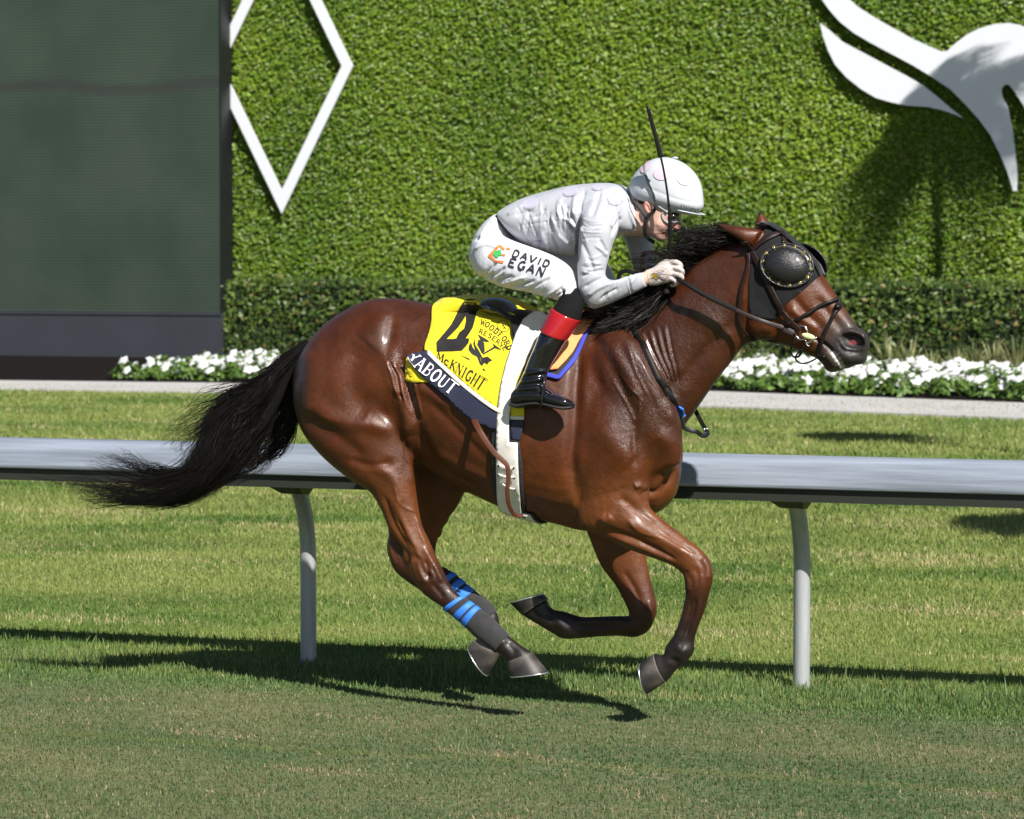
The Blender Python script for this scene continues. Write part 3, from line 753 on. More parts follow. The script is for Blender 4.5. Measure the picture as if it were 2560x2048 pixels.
LEGS['far_hind'] = [
    (870, 960, 1120, 1000, .09, -.13), (900, 1080, 1150, 1100, .11, -.135), (935, 1170, 1172, 1190, .092, -.14), (955, 1255, 1148, 1258, .070, -.145), (966, 1300, 1118, 1300, .056, -.145), (972, 1335, 1098, 1340, .047, -.145), (967, 1368, 1089, 1370, .042, -.145),
    (974, 1398, 1090, 1394, .043, -.145), (990, 1430, 1101, 1416, .041, -.145), (1030, 1462, 1118, 1426, .036, -.145), (1078, 1492, 1136, 1438, .031, -.145), (1128, 1524, 1180, 1476, .030, -.145), (1172, 1552, 1218, 1504, .031, -.145), (1198, 1575, 1243, 1535, .035, -.145), (1196, 1592, 1248, 1565, .032, -.145), (1190, 1600, 1251, 1600, .032, -.145), (1186, 1606, 1250, 1634, .036, -.145)]
LEGS['near_fore'] = [
    (1430, 1160, 1640, 1120, .085, .135), (1442, 1260, 1625, 1210, .088, .15), (1460, 1322, 1622, 1262, .080, .155), (1503, 1340, 1646, 1290, .064, .155), (1560, 1369, 1678, 1316, .052, .155), (1620, 1391, 1717, 1346, .046, .155), (1678, 1413, 1752, 1374, .043, .155), (1707, 1436, 1775, 1404, .044, .155),
    (1714, 1462, 1782, 1448, .043, .155), (1714, 1488, 1773, 1484, .037, .155), (1709, 1525, 1763, 1523, .031, .155), (1698, 1560, 1746, 1566, .030, .155), (1684, 1590, 1736, 1600, .030, .155), (1665, 1615, 1735, 1628, .035, .155), (1660, 1636, 1720, 1651, .034, .155), (1650, 1637, 1692, 1674, .031, .155), (1641, 1634, 1676, 1694, .034, .155), (1634, 1634, 1664, 1708, .038, .155)]
LEGS['far_fore'] = [
    (1430, 1200, 1640, 1180, .08, -.12), (1455, 1290, 1612, 1280, .078, -.13), (1475, 1347, 1610, 1345, .064, -.14), (1503, 1414, 1617, 1404, .051, -.14), (1538, 1461, 1626, 1450, .045, -.14), (1562, 1505, 1637, 1492, .043, -.14), (1573, 1532, 1641, 1532, .043, -.14),
    (1571, 1539, 1622, 1576, .042, -.14), (1556, 1540, 1590, 1593, .038, -.14), (1532, 1540, 1545, 1590, .032, -.14), (1503, 1541, 1500, 1592, .030, -.14), (1456, 1542, 1453, 1596, .031, -.14), (1427, 1534, 1408, 1597, .035, -.14), (1408, 1528, 1380, 1582, .033, -.14), (1384, 1524, 1354, 1567, .031, -.14), (1372, 1512, 1326, 1550, .033, -.14), (1368, 1500, 1308, 1539, .037, -.14)]
legs = {k: loft(v, k=4, n=26) for k, v in LEGS.items()}
shoulder = loft([(1490, 840, 1560, 820, .03, .14), (1485, 900, 1605, 860, .055, .165), (1500, 980, 1650, 925, .075, .168), (1530, 1080, 1690, 1010, .082, .155), (1560, 1150, 1708, 1090, .07, .14), (1600, 1200, 1700, 1160, .04, .12)], n=24)
triceps = loft([(1470, 980, 1545, 960, .03, .185), (1446, 1050, 1590, 1020, .062, .192), (1436, 1140, 1620, 1090, .085, .18), (1440, 1230, 1630, 1170, .085, .165), (1455, 1320, 1600, 1260, .05, .16)], n=24)
haunch = loft([(820, 850, 1000, 800, .06, .14), (770, 930, 1010, 880, .10, .165), (745, 1010, 1018, 960, .11, .165), (760, 1080, 1020, 1040, .10, .16), (830, 1150, 1028, 1110, .06, .155)], n=28)
breast = loft([(1640, 1000, 1700, 1000, .06, .05), (1640, 1070, 1694, 1070, .08, .055), (1630, 1150, 1690, 1150, .085, .06), (1615, 1220, 1668, 1222, .075, .055), (1595, 1262, 1645, 1264, .05, .05)], n=24)
def back(part, d): return part[0]-np.array((d, 0, 0)), part[1]     # the folded far foreleg carries its shoulder farther back
parts = [torso, neck, head, near_ear, far_ear, shoulder, triceps, haunch, breast] + [back(mirror(shoulder), .10), back(mirror(triceps), .08), mirror(haunch), back(mirror(breast), .045)] + list(legs.values())
# point of hock, elbow, fetlock knobs
parts += [ball(P(985, 1372, -.145), (.030, .026, .045)), ball(P(1022, 1385, .16), (.022, .024, .045))]
# jowl, nostril flares and lips
parts += [ball(P(1915, 790, .045), (.085, .045, .095)), ball(P(1915, 790, -.045), (.085, .045, .095)),
          ball(P(2132, 854, .036), (.055, .026, .040)), ball(P(2140, 858, -.040), (.05, .026, .038)),
          ball(P(2082, 912, .0), (.036, .034, .030)), ball(P(2145, 893, .0), (.036, .045, .030))]
hco, hF, hN = remesh(parts, 0.0052, 6)
# relax the trunk so that the lofts melt into one another
E = np.unique(np.sort(np.concatenate([hF[:, [0, 1]], hF[:, [1, 2]], hF[:, [2, 3]], hF[:, [3, 0]]]), axis=1), axis=0)
deg = np.bincount(E.ravel(), minlength=len(hco))[:, None]
def relax(co, w, it):
    for _ in range(it):
        s = np.zeros_like(co)
        for k_ in range(3):
            s[:, k_] = np.bincount(E[:, 0], co[E[:, 1], k_], len(co))+np.bincount(E[:, 1], co[E[:, 0], k_], len(co))
        co = co+(s/deg-co)*w[:, None]*.6
    return co
_px = to_px(hco)
def box_w(x0, x1, y0, y1, f=40): return np.clip((_px[:, 0]-x0)/f, 0, 1)*np.clip((x1-_px[:, 0])/f, 0, 1)*np.clip((_px[:, 1]-y0)/f, 0, 1)*np.clip((y1-_px[:, 1])/f, 0, 1)
hco = relax(hco, np.maximum(box_w(700, 1850, 640, 1210), 0), 45)
S = []
lo = 0.02
# --- haunch and thigh
S += [([(985, 770), (975, 830), (968, 880), (985, 930), (1000, 980)], 14, -.006), ([(960, 860), (990, 960), (1018, 1040), (1024, 1090)], 20, .012),
      ([(790, 1030), (860, 1055), (930, 1062), (985, 1080)], 20, .013), ([(760, 1040), (840, 1090), (915, 1150)], 18, -.008), ([(870, 1150), (930, 1165), (985, 1155)], 10, -.006, .1),
      ([(905, 860), (880, 930), (890, 990), (930, 1020)], 34, -.015), ([(960, 770), (940, 830), (915, 860)], 30, .008), ([(790, 880), (772, 960), (790, 1040)], 26, .010), ([(1000, 980), (985, 1020), (960, 1050)], 24, -.008),
      ([(925, 1160), (985, 1200), (1000, 1270)], 14, .006, .1), ([(1020, 1080), (1030, 1150), (1035, 1210)], 12, .006, .1),
      ([(960, 1240), (985, 1310), (1020, 1370)], 7, -.006, .08), ([(985, 1250), (1015, 1320), (1045, 1375)], 8, .004, .08)]
# flank folds
for i in range(7):
    x = 978+i*9
    S.append(([(x-12, 905+i*3), (x+2, 935), (x+10, 965+i*4), (x+22, 1000+i*7)], 3.6, -.006 if i % 2 else .005, .1))
S += [([(1005, 890), (1008, 940), (1030, 1010), (1040, 1060)], 12, -.016, .08), ([(1045, 960), (1080, 985), (1140, 1020)], 16, .008, .1), ([(1040, 1060), (1070, 1130), (1120, 1190), (1200, 1228)], 14, -.012, .05),
      ([(1080, 1010), (1150, 1080), (1220, 1150)], 10, -.004, .1), ([(1090, 1130), (1160, 1170), (1230, 1200)], 12, .006, .1)]
# knees, hocks and tendons
S += [([(1755, 1395), (1770, 1420), (1772, 1450)], 9, .005, .1), ([(1735, 1420), (1745, 1440), (1742, 1465)], 7, -.003, .1), ([(1722, 1440), (1722, 1470)], 8, .005, .1), ([(1738, 1495), (1732, 1540), (1715, 1590)], 5, -.005, .1), ([(1752, 1500), (1742, 1550), (1722, 1600)], 6, .003, .1), ([(1712, 1500), (1705, 1550), (1688, 1595)], 6, .003, .1), ([(1712, 1625), (1700, 1640)], 9, .004, .1),
      ([(1040, 1385), (1055, 1420), (1075, 1450)], 6, -.004, .1), ([(1060, 1370), (1078, 1400), (1095, 1430), (1115, 1462)], 6, .004, .1), ([(1045, 1400), (1050, 1430), (1065, 1460)], 6, .005, .1), ([(1070, 1425), (1085, 1440), (1080, 1455)], 6, .004, .1), ([(1010, 1330), (1035, 1370), (1050, 1395)], 5, .004, .1), ([(1085, 1465), (1105, 1490)], 6, -.004, .1)]
# --- shoulder and chest
S += [([(1478, 830), (1520, 900), (1560, 980), (1588, 1050)], 16, -.008, .1), ([(1450, 880), (1440, 960), (1436, 1060), (1428, 1150), (1440, 1240)], 16, -.016, .1), ([(1560, 840), (1610, 930), (1660, 1010), (1690, 1060)], 18, .008, .08),
      ([(1520, 860), (1560, 920), (1600, 1000)], 16, .007, .1), ([(1500, 1060), (1540, 1120), (1580, 1160)], 30, .008, .1), ([(1590, 1050), (1585, 1110), (1590, 1170)], 9, -.005, .1),
      ([(1585, 1220), (1600, 1215), (1610, 1230)], 10, .010, .1), ([(1600, 1225), (1640, 1232), (1665, 1210), (1690, 1170)], 9, -.010, .04), ([(1545, 1240), (1585, 1270), (1640, 1310)], 12, -.006, .1),
      ([(1500, 1290), (1515, 1300), (1530, 1290)], 12, .008, .1), ([(1490, 1320), (1580, 1345), (1660, 1385)], 9, -.008, .12), ([(1560, 1300), (1640, 1340), (1720, 1385)], 12, .007, .12), ([(1540, 1345), (1620, 1375), (1680, 1402)], 7, .005, .12),
      ([(1640, 1080), (1680, 1120), (1690, 1170)], 22, .008, .08), ([(1435, 1250), (1452, 1310)], 14, .006, .1)]
# veins on the shoulder
S += [([(1570, 870), (1590, 930), (1620, 990)], 3.0, .003, .1), ([(1545, 930), (1575, 970), (1600, 1000), (1592, 1050)], 3.0, .003, .1), ([(1530, 950), (1565, 1010), (1588, 1055)], 3.0, .003, .1), ([(1600, 900), (1625, 950), (1650, 980)], 3.0, .002, .1),
      ([(1000, 930), (1012, 990), (1030, 1040)], 3.0, .0035, .1), ([(1020, 1075), (1005, 1130), (1030, 1165)], 3.0, .003, .1), ([(985, 1210), (1000, 1260), (1040, 1280)], 2.6, .0025, .1)]
# neck wrinkles in front of the shoulder
for i in range(8):
    S.append(([(1606+i*9, 838-i*4), (1625+i*8, 880), (1650+i*6, 925), (1668+i*4, 960)], 3.0, -.0038 if i % 2 else .0022, .05))
S += [([(1690, 760), (1760, 790), (1830, 850)], 26, .006, .03), ([(1640, 1010), (1720, 930), (1790, 850), (1840, 800)], 16, -.007, .02), ([(1700, 690), (1780, 640), (1850, 620)], 16, .005, .02), ([(1670, 800), (1740, 740), (1820, 700)], 24, -.004, .02)]
# --- head
S += [([(1975, 770), (2010, 800), (2050, 825)], 10, .007, .02), ([(1980, 735), (2020, 790), (2060, 830)], 10, -.005, .02), ([(2040, 740), (2085, 800), (2110, 830)], 12, -.006, .02), ([(1890, 840), (1930, 840), (1950, 800), (1955, 760)], 12, -.006, .02),
      ([(2030, 846), (2059, 859), (2082, 880), (2100, 906), (2114, 925)], 4.2, -.012, -.02), ([(2060, 880), (2080, 905), (2090, 920)], 9, .005, .0), ([(2095, 878), (2120, 895), (2140, 905)], 10, .004, .0),
      ([(2098, 846), (2104, 868), (2125, 880), (2150, 880)], 5, -.006, .0), ([(2104, 838), (2125, 828), (2150, 832), (2162, 850)], 5, .007, .0), ([(2100, 845), (2104, 862), (2120, 878)], 4.5, .006, .0)]
# legs: tendons, joints and veins (near pair, then the far pair seen from its inner side)
S += [([(1728, 1500), (1722, 1545), (1704, 1590)], 4.5, -.0045, .1), ([(1690, 1612), (1700, 1625), (1712, 1630)], 8, .004, .1), ([(1680, 1650), (1690, 1655)], 8, -.005, .1), ([(1748, 1398), (1760, 1420), (1756, 1440)], 6, -.003, .1), ([(1712, 1428), (1728, 1450), (1726, 1475)], 6, -.004, .1), ([(1570, 1300), (1600, 1330), (1650, 1345)], 3, .003, .1), ([(1600, 1355), (1650, 1378), (1690, 1400)], 4, -.005, .1), ([(1650, 1330), (1700, 1362), (1740, 1385)], 5, -.003, .1),
      ([(1030, 1395), (1036, 1425), (1050, 1458)], 5, .005, .1), ([(1062, 1400), (1070, 1425), (1072, 1445)], 5, -.005, .1), ([(1088, 1420), (1100, 1450)], 5, .004, .1), ([(995, 1300), (1015, 1340), (1040, 1380)], 4, -.005, .1), ([(1040, 1290), (1050, 1330), (1065, 1360)], 5, .004, .1), ([(1272, 1610), (1285, 1628)], 9, -.004, .1), ([(1246, 1612), (1256, 1605)], 8, .004, .1)]
fa = (-.4, -.03, 'near')
S += [([(1440, 1568), (1490, 1566), (1550, 1564)], 5, -.005)+fa, ([(1440, 1555), (1500, 1552), (1555, 1552)], 5, .003)+fa, ([(1590, 1560), (1605, 1545), (1612, 1520)], 8, -.004)+fa, ([(1620, 1500), (1625, 1530), (1615, 1560)], 7, .004)+fa, ([(1560, 1430), (1585, 1470), (1600, 1505)], 7, -.005)+fa, ([(1398, 1560), (1412, 1570)], 9, .005)+fa, ([(1370, 1545), (1380, 1552)], 7, -.004)+fa,
      ([(985, 1340), (1000, 1385), (1012, 1420)], 7, -.006)+fa, ([(978, 1350), (980, 1385), (992, 1415)], 5, .005)+fa]
hco = sculpt(hco, hF, [(s[0], s[1], s[2]*1.35)+tuple(s[3:]) for s in S])
# nostrils: hollowed out along the lateral axis
px = to_px(hco)
for side in (1, -1):
    c2 = hco.copy()
    if side < 0: c2[:, 1] = 2*YH-c2[:, 1]
    q = to_px(c2); lat = YH-c2[:, 1]
    a = math.radians(18); dx = q[:, 0]-2130; dy = q[:, 1]-853
    e = np.hypot((dx*math.cos(a)+dy*math.sin(a))/27, (-dx*math.sin(a)+dy*math.cos(a))/17)
    w = np.clip(1.25-e, 0, 1)/1.0; w = np.where(lat > .012, np.minimum(1, w*1.8), 0)
    hco[:, 1] += side*w*.030; hco[:, 0] += w*.006
# ear hollow
# ---- coat colours (bay with dark points): real hair colour per vertex
px = to_px(hco); lat = YH-hco[:, 1]
BAY = np.array((.075, .0180, .0033)); LIGHT = np.array((.155, .050, .0120)); DARK = np.array((.023, .0068, .0028)); BLK = np.array((.012, .0085, .0075))
n_ = patch_noise(hco[:, 0], hco[:, 2], 5, 80)*1.1+patch_noise(hco[:, 0], hco[:, 2], 17, 81)*.25
col = BAY[None]*(1+.16*n_[:, None])
def mixc(col, target, w): w = np.clip(w, 0, 1)[:, None]; return col*(1-w)+np.asarray(target)[None]*w
def smooth(a, b, x): t = np.clip((x-a)/(b-a), 0, 1); return t*t*(3-2*t)
top = smooth(.0, 1.0, (1.55-hco[:, 2])*0)  # (reserved)
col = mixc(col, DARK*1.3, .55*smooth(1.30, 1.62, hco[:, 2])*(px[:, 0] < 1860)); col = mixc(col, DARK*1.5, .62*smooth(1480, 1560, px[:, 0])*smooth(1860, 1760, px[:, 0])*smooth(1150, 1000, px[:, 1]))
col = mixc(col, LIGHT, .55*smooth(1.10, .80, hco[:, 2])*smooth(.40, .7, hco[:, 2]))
for kname, stt, a, b in (('near_hind', LEGS['near_hind'], 7.5, 15), ('far_hind', LEGS['far_hind'], 3.5, 11), ('near_fore', LEGS['near_fore'], 5.5, 12.5), ('far_fore', LEGS['far_fore'], 3.5, 11.5)):
    A = np.array([np.array(P((s[0]+s[2])/2, (s[1]+s[3])/2, s[5])) for s in stt]); best = np.full(len(hco), 9.0); par = np.zeros(len(hco))
    for i in range(len(A)-1):
        d = A[i+1]-A[i]; t = np.clip(((hco-A[i])@d)/(d@d), 0, 1); q = np.linalg.norm(hco-A[i]-t[:, None]*d, axis=1); m = q < best; best[m] = q[m]; par[m] = i+t[m]
    on = (best < .10) & (hco[:, 2] < .95)
    k_ = smooth(a, b, par)*on
    col = mixc(col, DARK*.8, np.minimum(k_*1.6, .85)); col = mixc(col, BLK, smooth(b-3.5, b+1.0, par)*on)
mz = np.hypot(px[:, 0]-2140, (px[:, 1]-880)*1.0)
col = mixc(col, (.045, .030, .026), smooth(125, 60, mz)*(px[:, 0] > 1980)); col = mixc(col, (.020, .017, .018), smooth(75, 40, mz)*.9)
col = mixc(col, (.05, .035, .03), smooth(40, 22, np.hypot(px[:, 0]-2072, px[:, 1]-908))*.7)
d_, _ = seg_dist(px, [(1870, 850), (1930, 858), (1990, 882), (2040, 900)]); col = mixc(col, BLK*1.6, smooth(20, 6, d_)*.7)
d_, p_ = seg_dist(px, [(2084, 882), (2100, 906), (2112, 926)]); fo = smooth(6.5, 2.5, d_+2.0*np.sin(p_*31)+1.5*np.sin(p_*77)); col = mixc(col, (.62, .60, .57), fo*(lat > 0))
d_ = np.hypot((px[:, 0]-2130)/25, (px[:, 1]-853)/15); col = mixc(col, (.010, .008, .009), smooth(1.25, .9, d_)*(px[:, 0] > 2060))
d_ = np.hypot((px[:, 0]-2134)/15, (px[:, 1]-856)/7); col = mixc(col, (.17, .035, .04), smooth(1.1, .6, d_))
d_, _ = seg_dist(px, [(1778, 556), (1815, 584), (1850, 607), (1880, 622)]); col = mixc(col, BLK, smooth(11, 3, d_)*.9*(px[:, 1] > 555))
col = mixc(col, BLK, smooth(14, 4, np.hypot(px[:, 0]-1903, px[:, 1]-528))*.9)
col = mixc(col, BLK*1.4, smooth(1.0, .5, np.hypot((px[:, 0]-750)/26, (px[:, 1]-960)/95))*.6)
col = np.clip(col, .0025, 1)
wet = np.maximum.reduce([smooth(1.3, .4, np.hypot((px[:, 0]-1600)/170, (px[:, 1]-960)/190)), .8*smooth(1.2, .5, np.hypot((px[:, 0]-1730)/130, (px[:, 1]-800)/130)), .8*smooth(1.2, .4, np.hypot((px[:, 0]-1010)/70, (px[:, 1]-960)/150)), .6*smooth(1.2, .4, np.hypot((px[:, 0]-1540)/120, (px[:, 1]-1220)/110)), .5*smooth(1.2, .3, np.hypot((px[:, 0]-2050)/70, (px[:, 1]-790)/80)), .20*np.ones(len(px))])
col = np.column_stack([col, wet])
M_coat = mat('bay_coat', (.1, .03, .01), .4, spec=.42, attr=True, coat=.0, coat_rough=.2, noise=.25, nscale=14)
nt = M_coat.node_tree; b = nt.nodes['Principled BSDF']
tc = nt.nodes.new('ShaderNodeTexCoord')
n1 = nt.nodes.new('ShaderNodeTexNoise'); n1.inputs['Scale'].default_value = 9; n1.inputs['Detail'].default_value = 8; n1.inputs['Roughness'].default_value = .72
nt.links.new(tc.outputs['Object'], n1.inputs[0])
mr = nt.nodes.new('ShaderNodeMapRange'); mr.inputs[1].default_value = .35; mr.inputs[2].default_value = .65; mr.inputs[3].default_value = .36; mr.inputs[4].default_value = .62
nt.links.new(n1.outputs[0], mr.inputs[0])
va = nt.nodes.new('ShaderNodeVertexColor'); va.layer_name = 'Col'
rw = nt.nodes.new('ShaderNodeMath'); rw.operation = 'MULTIPLY_ADD'; rw.inputs[1].default_value = -.20; nt.links.new(va.outputs['Alpha'], rw.inputs[0]); nt.links.new(mr.outputs[0], rw.inputs[2])
nt.links.new(rw.outputs[0], b.inputs['Roughness'])
n4 = nt.nodes.new('ShaderNodeTexNoise'); n4.inputs['Scale'].default_value = 16; n4.inputs['Detail'].default_value = 7; n4.inputs['Roughness'].default_value = .7
nt.links.new(tc.outputs['Object'], n4.inputs[0])
cw = nt.nodes.new('ShaderNodeMapRange'); cw.inputs[1].default_value = .40; cw.inputs[2].default_value = .58; cw.inputs[3].default_value = .12; cw.inputs[4].default_value = .85; nt.links.new(n4.outputs[0], cw.inputs[0])
cm = nt.nodes.new('ShaderNodeMath'); cm.operation = 'MULTIPLY'; nt.links.new(cw.outputs[0], cm.inputs[0]); nt.links.new(va.outputs['Alpha'], cm.inputs[1]); nt.links.new(cm.outputs[0], b.inputs['Coat Weight'])
mp = nt.nodes.new('ShaderNodeMapping'); mp.inputs['Scale'].default_value = (60, 200, 260); mp.inputs['Rotation'].default_value = (0, math.radians(28), 0)
n2 = nt.nodes.new('ShaderNodeTexNoise'); n2.inputs['Scale'].default_value = 1.6; n2.inputs['Detail'].default_value = 3
n3 = nt.nodes.new('ShaderNodeTexNoise'); n3.inputs['Scale'].default_value = 30; n3.inputs['Detail'].default_value = 7; n3.inputs['Roughness'].default_value = .62
nt.links.new(tc.outputs['Object'], mp.inputs[0]); nt.links.new(mp.outputs[0], n2.inputs[0]); nt.links.new(tc.outputs['Object'], n3.inputs[0])
ad = nt.nodes.new('ShaderNodeMath'); ad.operation = 'MULTIPLY_ADD'; ad.inputs[1].default_value = .35; nt.links.new(n2.outputs[0], ad.inputs[0]); nt.links.new(n3.outputs[0], ad.inputs[2])
bp = nt.nodes.new('ShaderNodeBump'); bp.inputs['Strength'].default_value = 1.0
bd = nt.nodes.new('ShaderNodeMath'); bd.operation = 'MULTIPLY_ADD'; bd.inputs[1].default_value = .0036; bd.inputs[2].default_value = .0022; nt.links.new(va.outputs['Alpha'], bd.inputs[0]); nt.links.new(bd.outputs[0], bp.inputs['Distance'])
nt.links.new(ad.outputs[0], bp.inputs['Height']); nt.links.new(bp.outputs[0], b.inputs['Normal'])

g0 = P(1250, 1500, 0)
horse = thing('race_horse', 'bay racehorse galloping right with all four hooves off the turf', 'horse', (g0.x, YH, 0))
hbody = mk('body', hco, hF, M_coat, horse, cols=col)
HB = bvh_of(hco, hF)
# ---- hooves with shoes
M_hoof = mat('hoof_horn', (.05, .042, .038), .55, attr=True, noise=.35, nscale=26, bump=.001, bscale=90)
M_shoe = mat('alloy_shoe', (.72, .72, .72), .3, metal=.85)
def hoof(cor, gnd, lat, b0, b1):
    def mixp(t, bulge=0): return [cor[i]+(gnd[i]-cor[i])*t for i in range(4)]
    st = []
    for t in (0, .06, .3, .65, .97, 1.0):
        q = mixp(t); st.append(tuple(q)+(b0+(b1-b0)*t**.8, lat, 2.25))
    co, fs = loft(st, k=2, n=30)
    tt = (np.arange(len(co)-2)//30)/((len(co)-2)/30-1); tt = np.append(tt, [0, 1])
    pale = np.array((.15, .13, .11)); dk = np.array((.017, .015, .014))
    w = np.clip(.55-tt*.75+patch_noise(co[:, 0]*8, co[:, 2]*8, 7, 90)*.3, 0, 1)[:, None]
    o = mk('hoof', co, fs, M_hoof, horse, cols=dk*(1-w)+pale*w)
    g = mixp(1.0); n_d = np.array([(gnd[0]-cor[0]+gnd[2]-cor[2])/2, (gnd[1]-cor[1]+gnd[3]-cor[3])/2]); n_d = n_d/np.hypot(*n_d)*3.2
    st2 = [tuple(g)+(b1*1.01, lat, 2.25), tuple([g[0]+n_d[0], g[1]+n_d[1], g[2]+n_d[0], g[3]+n_d[1]])+(b1*1.0, lat, 2.25)]
    c2, f2 = loft(st2, k=2, n=30)
    mk('horseshoe', c2, f2, M_shoe, o)
hoof((1268, 1655, 1329, 1631), (1277, 1690, 1368, 1680), .16, .043, .058)
hoof((1185, 1600, 1252, 1632), (1174, 1614, 1221, 1688), -.145, .041, .055)
hoof((1636, 1634, 1666, 1704), (1604, 1656, 1620, 1735), .155, .043, .057)
hoof((1369, 1499, 1308, 1539), (1358, 1486, 1278, 1508), -.14, .043, .057)

# ---- tail and mane
M_hair = mat('black_hair', (.0060, .0048, .0044), .52, spec=.22, coat=.0)
def G(*pts): return [P(*p) for p in pts]
tail_g = [
    G((768, 852, 0), (710, 898, .01), (650, 948, .02), (590, 985, .03), (540, 1020, .05), (508, 1065, .06), (494, 1125, .06), (470, 1172, .06), (380, 1198, .05), (290, 1212, .04), (178, 1202, .03)),
    G((764, 862, .02), (708, 915, .04), (652, 972, .06), (600, 1025, .07), (560, 1075, .08), (535, 1130, .08), (500, 1185, .08), (430, 1220, .07), (350, 1232, .06), (270, 1222, .05), (200, 1208, .04)),
    G((760, 880, -.02), (710, 940, .0), (665, 1005, .02), (620, 1065, .03), (585, 1120, .04), (550, 1170, .04), (500, 1215, .04), (440, 1245, .04), (370, 1252, .03), (310, 1246, .03), (250, 1240, .03)),
    G((754, 900, .0), (718, 960, -.02), (690, 1025, -.03), (660, 1080, -.03), (625, 1130, -.03), (585, 1172, -.02), (540, 1210, -.01), (490, 1246, .0), (420, 1266, .01), (350, 1260, .02), (290, 1246, .02)),
    G((748, 930, -.03), (730, 985, -.04), (715, 1040, -.05), (690, 1090, -.05), (655, 1135, -.05), (615, 1172, -.05), (575, 1198, -.04), (530, 1224, -.03), (480, 1250, -.02), (430, 1262, -.02), (380, 1262, -.02)),
    G((742, 950, -.02), (735, 1000, -.03), (738, 1050, -.05), (728, 1090, -.06), (705, 1122, -.06), (680, 1143, -.06), (660, 1152, -.06), (645, 1160, -.06), (630, 1168, -.06), (618, 1174, -.06), (606, 1180, -.06))]
h1 = hair(tail_g, 3300, (.34, 1.14), .0066, .0020, 26, .010, 101, tipfan=.7, weights=[.40, .32, .17, .07, .04], clumps=80)
fly = [G((745, 880, .03), (690, 915, .05), (640, 945, .06), (570, 958, .06), (510, 985, .06), (462, 1030, .06), (440, 1050, .06)), G((700, 915, .03), (640, 960, .05), (570, 992, .06), (500, 1040, .06), (440, 1070, .06), (405, 1085, .06), (395, 1090, .06)),
       G((640, 980, .05), (560, 1030, .06), (500, 1080, .07), (470, 1105, .07), (452, 1120, .07), (460, 1140, .07), (480, 1160, .07))]
h2 = hair(fly, 130, (.7, 1.05), .010, .0020, 22, .012, 102)
fl2 = [G((500, 1180, .05), (430, 1172, .05), (370, 1160, .05), (330, 1140, .05), (320, 1125, .05)), G((480, 1190, .05), (400, 1185, .05), (330, 1170, .05), (270, 1150, .05), (230, 1140, .05)), G((430, 1235, .05), (350, 1240, .05), (280, 1228, .05), (210, 1208, .05), (165, 1198, .05)), G((420, 1250, .04), (340, 1260, .04), (270, 1262, .04), (220, 1258, .04), (200, 1248, .04))]
h3 = hair(fl2, 300, (.7, 1.1), .008, .0018, 20, .012, 103)
dock = loft([(770, 858, 755, 920, .03), (735, 888, 735, 945, .028), (700, 925, 715, 985, .026), (660, 970, 690, 1030, .024), (625, 1015, 660, 1075, .02), (590, 1070, 615, 1115, .014), (560, 1120, 575, 1140, .006)], k=4, n=20)
co_, F_ = h1; o = 0
def catF(*hs):
    c = np.concatenate([h[0] for h in hs]); f = []; o = 0
    for h in hs: f.append(h[1]+o); o += len(h[0])
    return c, np.concatenate(f)
dq = (dock[0], np.array([f if len(f) == 4 else (f[0], f[1], f[2], f[2]) for f in dock[1] if len(f) == 4]))
tail = mk('tail', *catF(h1, h2, h3, dq), M_hair, horse)
# mane: rooted on the crest, streaming back
crest = [(1880, 586), (1840, 600), (1795, 620), (1750, 648), (1710, 680), (1670, 716), (1635, 745), (1600, 768), (1565, 782), (1530, 788), (1500, 788)]
mg = []
for i, (u, v) in enumerate(crest):
    t = i/(len(crest)-1)
    L = 158*(1-t)+120*t; up = (-26*(1-t)**1.2-2*t); 
    la = .035
    mg.append([P(u, v+6, .01), P(u-L*.18, v+up*.40+4*t, .03+la*.3), P(u-L*.42, v+up*.75+12*t, .05+la), P(u-L*.7, v+up*.8+26*t, .06+la), P(u-L, v+up*.55+42*t, .06+la)])
m1 = hair(mg, 4200, (.40, 1.02), .012, .0020, 20, .004, 111, clumps=90)
mg2 = [G((1760, 650, .02), (1735, 600, .04), (1715, 570, .05), (1700, 556, .06), (1692, 545, .06)), G((1730, 670, .03), (1712, 640, .06), (1702, 610, .07), (1700, 585, .08), (1704, 560, .08)), G((1700, 690, .03), (1675, 660, .05), (1655, 650, .06), (1640, 640, .06), (1630, 632, .06))]
m2 = hair(mg2, 150, (.6, 1.05), .010, .0024, 18, .006, 112)
# withers tuft lying down in front of the saddle
mg3 = [G((1640, 742, .03), (1600, 770, .07), (1560, 795, .10), (1530, 805, .12), (1505, 810, .13)), G((1600, 768, .03), (1565, 785, .07), (1530, 798, .10), (1500, 806, .12), (1480, 808, .13)), G((1690, 700, .03), (1660, 740, .07), (1625, 775, .09), (1590, 795, .11), (1570, 800, .12))]
m3 = hair(mg3, 900, (.6, 1.05), .016, .0034, 16, .004, 113)
mane = mk('mane', *catF(m1, m2, m3), M_hair, horse)

# ================================================================== TACK
M_leather = mat('black_leather', (.007, .0065, .0065), .45, spec=.3, noise=.2, nscale=60)
M_brownl = mat('dark_brown_leather', (.016, .0065, .0055), .45, spec=.35, noise=.25, nscale=50)
M_rubber = mat('rubber_rein', (.008, .0075, .0075), .7, spec=.2)
M_metal = mat('bit_steel', (.75, .76, .78), .16, metal=1.0)
M_brass = mat('brass', (.80, .62, .25), .25, metal=1.0)
M_hood = mat('hood_cloth', (.0085, .009, .0105), .8, spec=.2, bump=.0006, bscale=700, sheen=.15)
M_cup = mat('cup_plastic', (.014, .014, .015), .26, spec=.5, bump=.0022, bscale=230, coat=.25)
